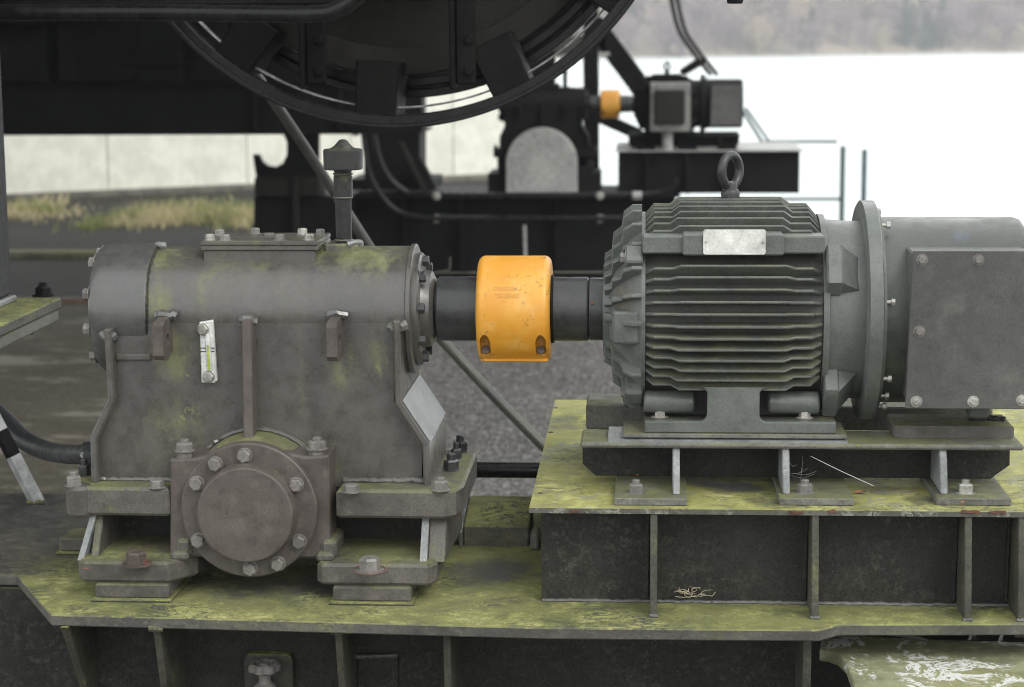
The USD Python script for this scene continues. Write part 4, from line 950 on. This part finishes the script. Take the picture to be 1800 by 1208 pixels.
# ================================================================== HOIST ABOVE AND BEHIND
# unseen overhead deck, added to shade the machinery below
t = thing('shade_deck', 'unseen black deck added above the machinery to shade it', 'deck', (-2.5, 6, 2.3))
obj('deck_plate', cbox(-9, DECK_R, DECK_F, 13, 2.3, 2.33, .004), 'black_paint', t)
for y in np.arange(DECK_F + .15, 13, 1.6): obj('cross_beam', cbox(-9, DECK_R, y, y + .012, 1.9, 2.3, .001), 'black_paint', t)
# dark box girder behind at the left
Y = 7.0
t = thing('box_girder', 'dark box girder spanning above the concrete wall at the left', 'girder', (-5, Y, -.1))
xl, xr = -9.0, qx(742, Y, 200)
zb, z1, z2 = q(300, 232, Y)[1], q(300, 150, Y)[1], q(300, 40, Y)[1]
obj('lower_plate', cbox(xl, xr, Y, Y + .02, zb, z1, .002), 'black_paint', t)
obj('bottom_flange', cbox(xl, xr, Y - .07, Y + .5, zb - .012, zb - .001, .002), 'black_paint', t)
obj('top_flange', cbox(xl, xr, Y - .05, Y + .5, z1, z1 + .012, .002), 'black_paint', t)
obj('back_plate', cbox(xl, xr, Y + .45, Y + .47, z1, 2.28, 0), 'brown_dark', t)
for a, b in ((55, 74), (232, 311), (470, 520), (-200, -150)):
    obj('post', cbox(qx(a, Y, 100), qx(b, Y, 100), Y + .1, Y + .3, z1 + .012, 2.28, .004), 'black_paint', t)
obj('upper_beam', cbox(xl, qx(85, Y, 20), Y - .1, Y + .3, z2, 2.28, .004), 'black_paint', t)
for px in (452, 600): x = qx(px, Y, 190); obj('stiffener', cbox(x - .012, x + .012, Y - .06, Y - .001, zb, z1, .001), 'black_paint', t)
obj('rung', tube([p3(215, 116, Y + .02), p3(350, 112, Y + .02)], .012, 8), 'black_paint', t)

# large sheave above, seen from below its axle
Y = 1.0
c0 = p3(688, -301, Y); S = (q(788, -301, Y)[0] - q(688, -301, Y)[0]) / 100     # metres per pixel at that depth
cx, cz = c0[0], c0[2]
t = thing('rope_sheave', 'huge black spoked rope sheave hanging above the gearbox', 'sheave', (cx, Y, cz))
def ring(name, r1, r0, y0, y1, mat='black_gloss', parent=None, a0=0, a1=0):
    pr = [(y0, r1 * S - .003), (y0 + .003, r1 * S), (y1 - .003, r1 * S), (y1, r1 * S - .003), (y1, r0 * S + .002), (y1 - .002, r0 * S), (y0 + .002, r0 * S), (y0, r0 * S + .002), (y0, r1 * S - .003)]
    n = 160; A = np.arange(n) / n * 2 * math.pi; V, Fc = [], []
    for a in A: V += [(cx + rr * math.cos(a), yy, cz + rr * math.sin(a)) for yy, rr in pr[:-1]]
    k = len(pr) - 1
    for i in range(n):
        j = (i + 1) % n
        for m in range(k):
            l = (m + 1) % k; Fc += [(i * k + m, i * k + l, j * k + l), (i * k + m, j * k + l, j * k + m)]
    return obj(name, outward(T(V, Fc)), mat, parent or t)
ring('rim', 519, 498, Y - .03, Y + .03)
ring('rim_bead', 521, 512, Y - .045, Y - .028)
for i, (a, b, y0, y1) in enumerate(((474, 458, .20, .26), (462, 448, .24, .30), (452, 436, .17, .22), (441, 425, .22, .28))):
    ring('groove_ring', a, b, Y + y0, Y + y1)
ring('wear_band', 488, 484.5, Y + .02, Y + .05, 'polished')
ring('drum_wall', 430, 380, Y + .10, Y + .12, 'brown_dark')
ring('drum_wall', 384, 240, Y + .16, Y + .18, 'brown_dark')
ring('hub', 240, 60, Y + .02, Y + .30, 'black_paint')
def radial(name, ang, w0, w1, r0, r1, y0, y1, mat='black_paint'):
    a = math.radians(ang); e, n_ = np.array([math.cos(a), math.sin(a)]), np.array([-math.sin(a), math.cos(a)])
    P = [np.array([cx, cz]) + e * r * S + n_ * w * S for r, w in ((r0, -w0), (r1, -w1), (r1, w1), (r0, w0))]
    return obj(name, prism([tuple(p) for p in P], Y + y0, Y + y1, 'y', .004), mat, t)
for k in range(8):
    a = -94.5 + k * 31.0 if k < 3 else None
for a in (-126, -94.2, -65.3, -36, -6, 24, 54, 84, 114, 144, 174, 204):
    radial('spoke_bracket', a, 40, 36, 405, 501, -.012, .17)
    radial('spoke', a, 22, 36, 70, 400, .19, .23)
for px in (557, 820):
    x0, x1 = qx(px - 18, Y - .03, 90), qx(px + 16, Y - .03, 90); z0 = q(px, 148, Y - .03)[1]
    hb = obj('hanger_plate', cbox(x0, x1, Y - .04, Y - .02, z0, 1.8, .003), 'black_paint', t)
    obj('hanger_plate', cbox(x0 - .012, x0 - .001, Y - .07, Y - .0, z0 - .01, 1.8, .003), 'black_paint', t)
    for py in (70, 125): obj('bolt', hexbolt(p3(px + 4, py, Y - .04), (0, -1, 0), .0105, .007), 'black_paint', hb)
# bent pipe frame in front of the sheave
Y = .55
t = thing('pipe_frame', 'black bent pipe guard along the top edge in front of the sheave', 'pipe guard', p3(300, 25, Y))
P = [p3(-120, 20, Y), p3(0, 22, Y), p3(250, 22, Y), p3(420, 24, Y), p3(540, 25, Y), p3(590, 18, Y), p3(630, -8, Y), p3(650, -40, Y), p3(656, -150, Y)]
obj('pipe', tube(P, .0172, 18, 6), 'black_gloss', t)
obj('tray', cbox(qx(-150, Y, 0), qx(600, Y, 0), Y + .03, Y + .05, q(300, 8, Y)[1], q(300, -180, Y)[1], .002), 'black_paint', t)
for px, dx in ((745, 0), (1292, 0)):
    pass
t = thing('hanging_bolt', 'black bolt head poking down at the top edge over the lake', 'bolt', p3(1292, 0, .2))
obj('head', hexbolt(p3(1292, -4, .2), (0, 0, -1), .015, .012, 0), 'black_paint', t)
obj('shank', cyl(p3(1292, -5, .2), p3(1292, -120, .2), .008), 'black_paint', t)

# things on the far girder
Y = 9.55
def flat(name, pts, y0, th, mat, parent): return obj(name, prism([q(x, y, y0) for x, y in pts], y0, y0 + th, 'y', .003), mat, parent)
t = thing('bearing_cradle', 'black open hook shaped bearing cradle left on the far girder', 'cradle', p3(500, 320, Y))
flat('hook_plate', [(444, 272), (455, 272), (460, 284), (470, 292), (484, 294), (497, 287), (504, 272), (504, 250), (498, 236), (490, 226), (560, 226), (560, 312), (450, 312)], Y, .06, 'black_paint', t)
flat('seat_plate', [(447, 313), (560, 313), (560, 345), (447, 345)], Y - .1, .3, 'brown_dark', t)
flat('pedestal', [(446, 346), (620, 346), (620, 420), (446, 420)], Y - .05, .3, 'black_paint', t)
flat('strut', [(514, 310), (524, 310), (526, 420), (516, 420)], Y - .14, .05, 'brown_dark', t)
t = thing('support_column', 'black steel column with conduits standing behind the sheave', 'column', p3(680, 400, Y))
flat('shaft', [(636, -60), (736, -60), (738, 330), (640, 330)], Y + .1, .4, 'black_paint', t)
flat('foot', [(615, 315), (765, 315), (765, 334), (615, 334)], Y + .05, .5, 'black_paint', t)
obj('rust_band', cbox(*[qx(p, Y + .08, 230) for p in (622, 632)], Y + .0, Y + .08, *[q(627, p, Y + .08)[1] for p in (238, 222)], .002), 'bolt_rust', t)
flat('leaning_plate', [(722, 284), (740, 279), (768, 332), (748, 338)], Y - .1, .10, 'black_paint', t)
flat('brace', [(700, 250), (708, 250), (752, 336), (742, 336)], Y - .12, .02, 'brown_dark', t)
# conduits along the far girder
for i, (P, r, lab) in enumerate((
        ([p3(655, -40, Y - .3), p3(655, 180, Y - .3), p3(660, 250, Y - .3), p3(676, 300, Y - .3), p3(705, 332, Y - .3), p3(745, 343, Y - .3), p3(900, 344, Y - .3), p3(1100, 343, Y - .3), p3(1150, 341, Y - .3), p3(1178, 332, Y - .3), p3(1190, 312, Y - .3)], .021, 'upper black conduit curving down from column along far girder'),
        ([p3(637, -40, Y - .34), p3(638, 200, Y - .34), p3(643, 270, Y - .34), p3(656, 320, Y - .34), p3(690, 365, Y - .34), p3(735, 381, Y - .34), p3(800, 384, Y - .34), p3(950, 384, Y - .34), p3(1095, 384, Y - .34), p3(1200, 384, Y - .34)], .017, 'lower black conduit running under the upper one on far girder'))):
    t = thing('cable_conduit', lab, 'conduit', P[5])
    obj('pipe', tube(P, r, 12, 6), 'black_gloss', t)
    for px in (768, 1055):
        c = p3(px, (344, 384)[i], Y - .3)
        obj('clamp', cyl(c - (.024, 0, 0), c + (.024, 0, 0), r + .008, .003, 16), 'black_gloss', t)
        obj('clamp_bolt', hexbolt(c + (0, -r - .006, 0), (0, -1, 0), .018, .016), 'bolt_zinc', t)
    for px in ((745, 1120) if i == 0 else (735,)):
        c = p3(px, (344, 384)[i], Y - .3); obj('coupler', cyl(c - (.03, 0, 0), c + (.03, 0, 0), r + .007, .003, 16), 'grey_sheet' if px == 1120 else 'black_paint', t)
t = thing('grease_pipe', 'thin upright pale pipe behind the yellow coupling cover', 'pipe', p3(922, 470, Y - .4))
obj('pipe', tube([p3(922, 396, Y - .4), p3(925, 520, Y - .4)], .010, 8), 'grey_sheet', t)
t = thing('grease_pipe', 'thin bent greenish pipe just right of the gearbox drum', 'pipe', p3(790, 470, 4))
obj('pipe', tube([p3(791, 452, 4), p3(791, 466, 4), p3(788, 475, 4), p3(770, 478, 4)], .0035, 8, 4), 'rod_green', t)
t = thing('grease_pipe', 'level thin green pipe running behind the shaft coupling', 'pipe', p3(850, 479, 4))
obj('pipe', tube([p3(740, 480, 4.02), p3(1060, 479, 4.02)], .0045, 8), 'rod_green', t)
# frame of the far hoist tower
t = thing('hoist_tower', 'dark braced steel tower behind the far gearbox', 'tower', p3(1040, 330, Y + .4))
YT = 10.4
for nm, a, b, w, m in (('leg', (1040, 340), (1038, -60), 26, 'black_paint'), ('cross_beam', (930, 82), (1066, 80), 34, 'rod_green'), ('ledge', (985, 100), (1072, 95), 7, 'grey_sheet'),
                       ('raking_leg', (1042, 40), (1150, 186), 36, 'black_paint'), ('lower_brace', (1018, 190), (1125, 238), 20, 'black_paint'), ('leg', (950, 340), (950, 60), 50, 'black_paint')):
    A, B = p3(*a, YT), p3(*b, YT); d = (B - A) / np.linalg.norm(B - A); n_ = np.cross(d, (0, 1, 0)) * w * .5 * 14 / 3500
    obj(nm, prism([(A - n_)[[0, 2]], (B - n_)[[0, 2]], (B + n_)[[0, 2]], (A + n_)[[0, 2]]], YT - .05 + .003 * len(nm), YT + .12, 'y', .004), m, t)
obj('lamp_pole', tube([p3(1012, 70, YT), p3(1014, 20, YT)], .02, 8), 'grey_sheet', t)
t = thing('bent_cable_pipe', 'pair of bent cable pipes above the far motor', 'cable pipes', p3(1225, 105, 10.2))
for dx in (0, 11): obj('pipe', tube([p3(1172 + dx, -60, 10.2), p3(1180 + dx, 0, 10.2), p3(1192 + dx, 50, 10.2), p3(1206 + dx, 75, 10.2), p3(1228 + dx, 105, 10.2), p3(1250 + dx, 132, 10.2)], .014, 8, 5), 'brown_dark', t)
flat('bracket', [(1196, 122), (1228, 101), (1240, 106), (1240, 112), (1205, 132), (1196, 130)], 10.2, .06, 'black_paint', t)
t = thing('quay_railing', 'thin blue green tubular railing on the quay beyond the far motor', 'railing', p3(1480, 380, 12.6))
Yr = 12.6
for P in ([(1310, 190), (1352, 249), (1472, 249)], [(1302, 190), (1340, 250), (1352, 249)], [(1200, 350), (1478, 350)]):
    obj('rail', tube([p3(*p, Yr) for p in P], .013, 8), 'rail_tube', t)
for px, py in ((1481, 257), (1519, 263)): 
    z = q(px, py, Yr)[1]; x = qx(px, Yr, 300); obj('post', tube([(x, Yr, GZ), (x, Yr, z)], .022, 10), 'rail_tube', t)

# ================================================================== NEAR ODDS AND ENDS
# diagonal hose behind the gearbox
P = [p3(405, 60, 1.7), p3(430, 102, 1.7), p3(540, 265, 1.72), p3(640, 420, 1.74), p3(705, 520, 1.74), p3(785, 607, 1.72), p3(860, 688, 1.7), p3(960, 790, 1.68), p3(1100, 930, 1.66)]
t = thing('diagonal_pipe', 'long bent pipe sloping down behind the gearbox and coupling', 'pipe', P[3])
obj('pipe', tube(P, .0135, 14, 8), 'rod_green', t)
# left column on its bracket
zB = q(108, 523, .55)[1]; xB, yB = gz(108, 523, zB)
t = thing('tarred_column', 'rough black tarred column along the left edge', 'column', (xB - .3, .3, zB))
xc, yc = gz(22, 520, zB + .012); yc -= .28
obj('shaft', cbox(xc - .25, xc, yc, yc + .28, zB + .012, 2.2, .008), 'black_tar', t)
obj('collar', cbox(xc - .25, xc + .006, yc - .01, yc + .29, zB + .0005, zB + .013, .003), 'rail_light', t)
for py in (412, 455): obj('stud', hexbolt((xc - .001, yc + .10, q(4, py, yc)[1]), (1, 0, 0), .016, .012), 'black_gloss', t)
t = thing('column_bracket', 'mossy bracket plate under the tarred column at the left edge', 'bracket', (xB - .2, yB - .3, zB))
yF = gz(0, 577, zB)[1] - .3
obj('plate', cbox(xB - .9, xB, yF, yB, zB - .022, zB, .003), 'plate_moss', t)
obj('lower_plate', cbox(xB - .9, xB - .004, yF, yB - .01, zB - .047, zB - .0235, .003), 'rail_paint', t)
x, y = gz(76, 520, zB)
obj('bolt', hexbolt((x, y, zB), (0, 0, 1), .018, .018, 1.3, stud=.008), 'black_gloss', t)
obj('bolt', hexbolt((x + .0, y - .12, zB - .047), (0, 0, -1), .016, .014, 1.1), 'black_gloss', t)
# striped bar
fx, fy = gz(66, 884, Z0); A = np.array([fx, fy, Z0]); B = p3(-60, 640, fy)
t = thing('striped_bar', 'slanting white bar with a black band at the left of the girder', 'bar', A)
for a, b, m in ((0, .34, 'white_paint'), (.341, .52, 'black_paint'), (.521, 1.0, 'white_paint')):
    obj('bar_section', tube([A + (B - A) * a, A + (B - A) * b], .0165, 4), m, t, smooth=False)
obj('foot_weld', weld([A + (-.02, -.01, .003), A + (.02, -.01, .003)], .006, 3), 'rib_dark', t)
for px, w in ((95, 0),): pass
# hose and torque rod
P = [p3(-80, 660, .75), p3(10, 742, .65), p3(40, 772, .60), p3(75, 790, .52), p3(112, 798, .35), p3(150, 799, .14), p3(200, 799, .08)]
t = thing('rubber_hose', 'thick black rubber hose entering the gearbox side at the left', 'hose', P[3])
obj('hose', tube(P, [.0215, .0215, .021, .0205, .0195, .0185, .0185], 20, 14), 'rubber', t)
c = p3(150, 799, .13); obj('ferrule', cyl(c - (.004, 0, 0), c + (.02, 0, 0), .0235, .002, 24), 'rubber', t)
obj('clamp', hexbolt(c + (.004, -.0225, .004), (0, -1, 0), .007, .006, 0), 'bolt_zinc', t)
t = thing('cross_shaft', 'black round bar passing behind between gearbox and pedestal', 'shaft', p3(880, 826, .32))
obj('bar', cyl(p3(700, 825, .32), p3(1150, 828, .32), .0155, .001, 24), 'black_gloss', t)
# valve with handwheel
Y = -.215
vc = p3(465, 1172, Y)
t = thing('drain_valve', 'small valve with scalloped grey handwheel low on the girder front', 'valve', p3(465, 1208, Y))
A = np.linspace(0, 2 * math.pi, 97)[:-1]
hv, hf = [], []
pr = [(-.0085, .82), (-.006, 1.0), (.004, 1.0), (.0075, .86), (.006, .70), (-.004, .68)]
for a in A:
    sc = .0262 * (1 + .085 * math.cos(7 * a))
    hv += [vc + np.array([math.cos(a) * sc * k, math.sin(a) * sc * k, z]) for z, k in pr]
n, k = len(A), len(pr)
for i in range(n):
    for m in range(k):
        l, j = (m + 1) % k, (i + 1) % n; hf += [(i * k + m, i * k + l, j * k + l), (i * k + m, j * k + l, j * k + m)]
hw = obj('handwheel', outward(T(hv, hf)), 'bolt_paint', t)
for i in range(3):
    a = i * 2.094 + .5; obj('wheel_spoke', tube([vc, vc + np.array([math.cos(a) * .02, math.sin(a) * .02, 0])], .0045, 8), 'bolt_paint', hw)
obj('hub_nut', hexbolt(vc + (0, 0, .002), (0, 0, 1), .008, .006, 0), 'bolt_paint', hw)
obj('stem', lathe([(-.012, .012), (-.022, .010), (-.028, .0115), (-.034, .019), (-.05, .021), (-.09, .021)][::-1], vc, (0, 0, 1), 28), 'bolt_paint', t)
obj('body', cyl(vc + (-.03, 0, -.10), vc + (.03, 0, -.10), .018, .003, 24), 'bolt_paint', t)
obj('inlet', cyl(vc + (0, 0, -.10), vc + (0, .05, -.10), .015, .003, 24), 'bolt_paint', t)
# lower peeling plate at the right corner
zL = Z0 - .065
P = [gz(1441, 1112, zL), gz(1480, 1116, zL), gz(1640, 1124, zL), gz(1860, 1131, zL)]
R2 = [gz(1860, 1330, zL), gz(1520, 1330, zL), gz(1506, 1230, zL), gz(1497, 1190, zL), gz(1488, 1165, zL), gz(1472, 1150, zL), gz(1455, 1144, zL), gz(1441, 1142, zL)]
t = thing('walkway_plate', 'pale plate with peeling white paint at the lower right corner', 'plate', (float(P[2][0]), float(P[2][1]), zL))
obj('plate', prism([tuple(map(float, p)) for p in P + R2], zL - .02, zL, 'z', .002), 'peel_plate', t)
obj('support', cbox(P[1][0] + .12, P[3][0], R2[0][1] + .05, P[0][1] - .05, GZ, zL - .02, .003), 'web_dark', t)
xs_ = gz(1440, 1120, zL)[0]
# loose dirt ledge and shards between girder and plate
zs = zL - .006
Q = [gz(1500, 1094, zs), gz(1880, 1096, zs), gz(1880, 1128, zs), gz(1640, 1122, zs), gz(1490, 1112, zs)]
t = thing('dirt_ledge', 'dark gritty ledge between girder flange and peeling plate', 'ledge', (float(Q[2][0]), float(Q[2][1]), zs))
obj('ledge', prism([(Q[0][0], Q[2][1] + .0), (Q[1][0], Q[2][1] + .0), (Q[1][0], Q[0][1] + .10), (Q[0][0], Q[0][1] + .10)], zs - .03, zs, 'z', .001), 'black_tar', t)
a, b = g3(1500, 1106, zs + .004), g3(1630, 1125, zs + .012)
obj('torn_strip', tube([a, a * .6 + b * .4 + (0, 0, .006), b], [.001, .009, .002], 8, 6), 'rail_paint', t)
for px, py, s_ in ((1712, 1112, 1), (1704, 1120, .6), (1758, 1122, .8)):
    c = g3(px, py + 6, zs)
    u = thing('plastic_shard', {1712: 'taller clear shard standing on the dirt ledge', 1704: 'small clear chip lying beside the taller shard', 1758: 'clear shard at the edge of the peeling plate, nearest the rusty strip'}[px], 'shard', c)
    obj('shard', trimesh.convex.convex_hull(np.array([c + (-.006 * s_, 0, 0), c + (.004 * s_, 0, 0), c + (0, .006, 0), c + (.004 * s_, 0, .022 * s_), c + (.008 * s_, .002, .024 * s_)])), 'clear_shard', u, smooth=False)
t = thing('rusty_strip', 'short rusty brown strip at the far right below the girder', 'strip', g3(1795, 1115, zs))
obj('strip', cbox(gz(1782, 1120, zs)[0], gz(1860, 1120, zs)[0], gz(1790, 1122, zs)[1], gz(1790, 1104, zs)[1], zs + .0005, zs + .008, .001), 'bolt_rust', t)
# leaves, straw, cobwebs
def leaf(px, py, z, s, lab, rot):
    c = g3(px, py, z); t = thing('dead_leaf', lab, 'leaf', c)
    r = np.random.default_rng(int(px)); V = []; n = 9
    for i, a in enumerate(np.linspace(0, 2 * math.pi, n + 1)[:-1]):
        rr = s * (1 + .35 * math.cos(2 * a)) * r.uniform(.75, 1.1); V.append(c + (rr * math.cos(a + rot), .7 * rr * math.sin(a + rot), .002 + abs(math.sin(a)) * s * .35))
    V.append(c + (0, 0, .0025)); obj('blade', T(V, [(n, i, (i + 1) % n) for i in range(n)]), 'leaf_dead', t, smooth=False)
leaf(1513, 868, ZP + .001, .010, 'brown dead leaf on the pedestal between the middle and right foot plates', .5)
leaf(1694, 885, ZP + .0135, .006, 'tiny brown leaf beside the rightmost rail bolt', 1.0)
leaf(1118, 838, ZP + .0135, .006, 'small orange leaf leaning behind the left rail bolt', 2.0)
leaf(152, 1003, Z0 + .066, .006, 'orange leaf scrap at the corner of the left gearbox foot', .2)
leaf(257, 968, Z0 + .066, .003, 'speck of orange leaf behind the rusty foot bolt', .2)
c = p3(1215, 1046, -.215); t = thing('straw_tangle', 'small tangle of pale straw at the foot of the pedestal web', 'straw', c)
r = np.random.default_rng(4)
for k in range(11):
    a = c + np.array([r.normal() * .012, r.uniform(-.014, .004), r.uniform(-.008, .004)]); L = r.uniform(.010, .026); w_ = r.uniform(0, 6.28); cu = r.uniform(-2.6, 2.6)
    P = [a + np.array([L * u * math.cos(w_ + cu * u), .35 * L * u * math.sin(w_ + cu * u), .5 * L * abs(math.sin(w_ + cu * u)) * abs(u) + .002]) for u in np.linspace(-1, 1, 7)]
    obj('stalk', tube(P, [.0005, .0004, .0002], 5, 3), 'straw', t)
c = p3(1455, 830, -.12); t = thing('cobweb', 'cobweb strands stretched beside the middle gusset of the rail frame', 'cobweb', c)
L = [((1425, 802), (1535, 854), .00045)] + [((1385 + r.uniform(0, 25), 800 + r.uniform(0, 50)), (1395 + r.uniform(0, 70), 798 + r.uniform(0, 50)), .00009) for _ in range(6)]
for (a, b, w) in L: obj('strand', tube([p3(*a, -.16), (p3(*a, -.16) + p3(*b, -.16)) / 2 - (0, 0, r.uniform(.001, .008) if w < .0003 else .001), p3(*b, -.16)], w, 4, 4), 'silk', t)
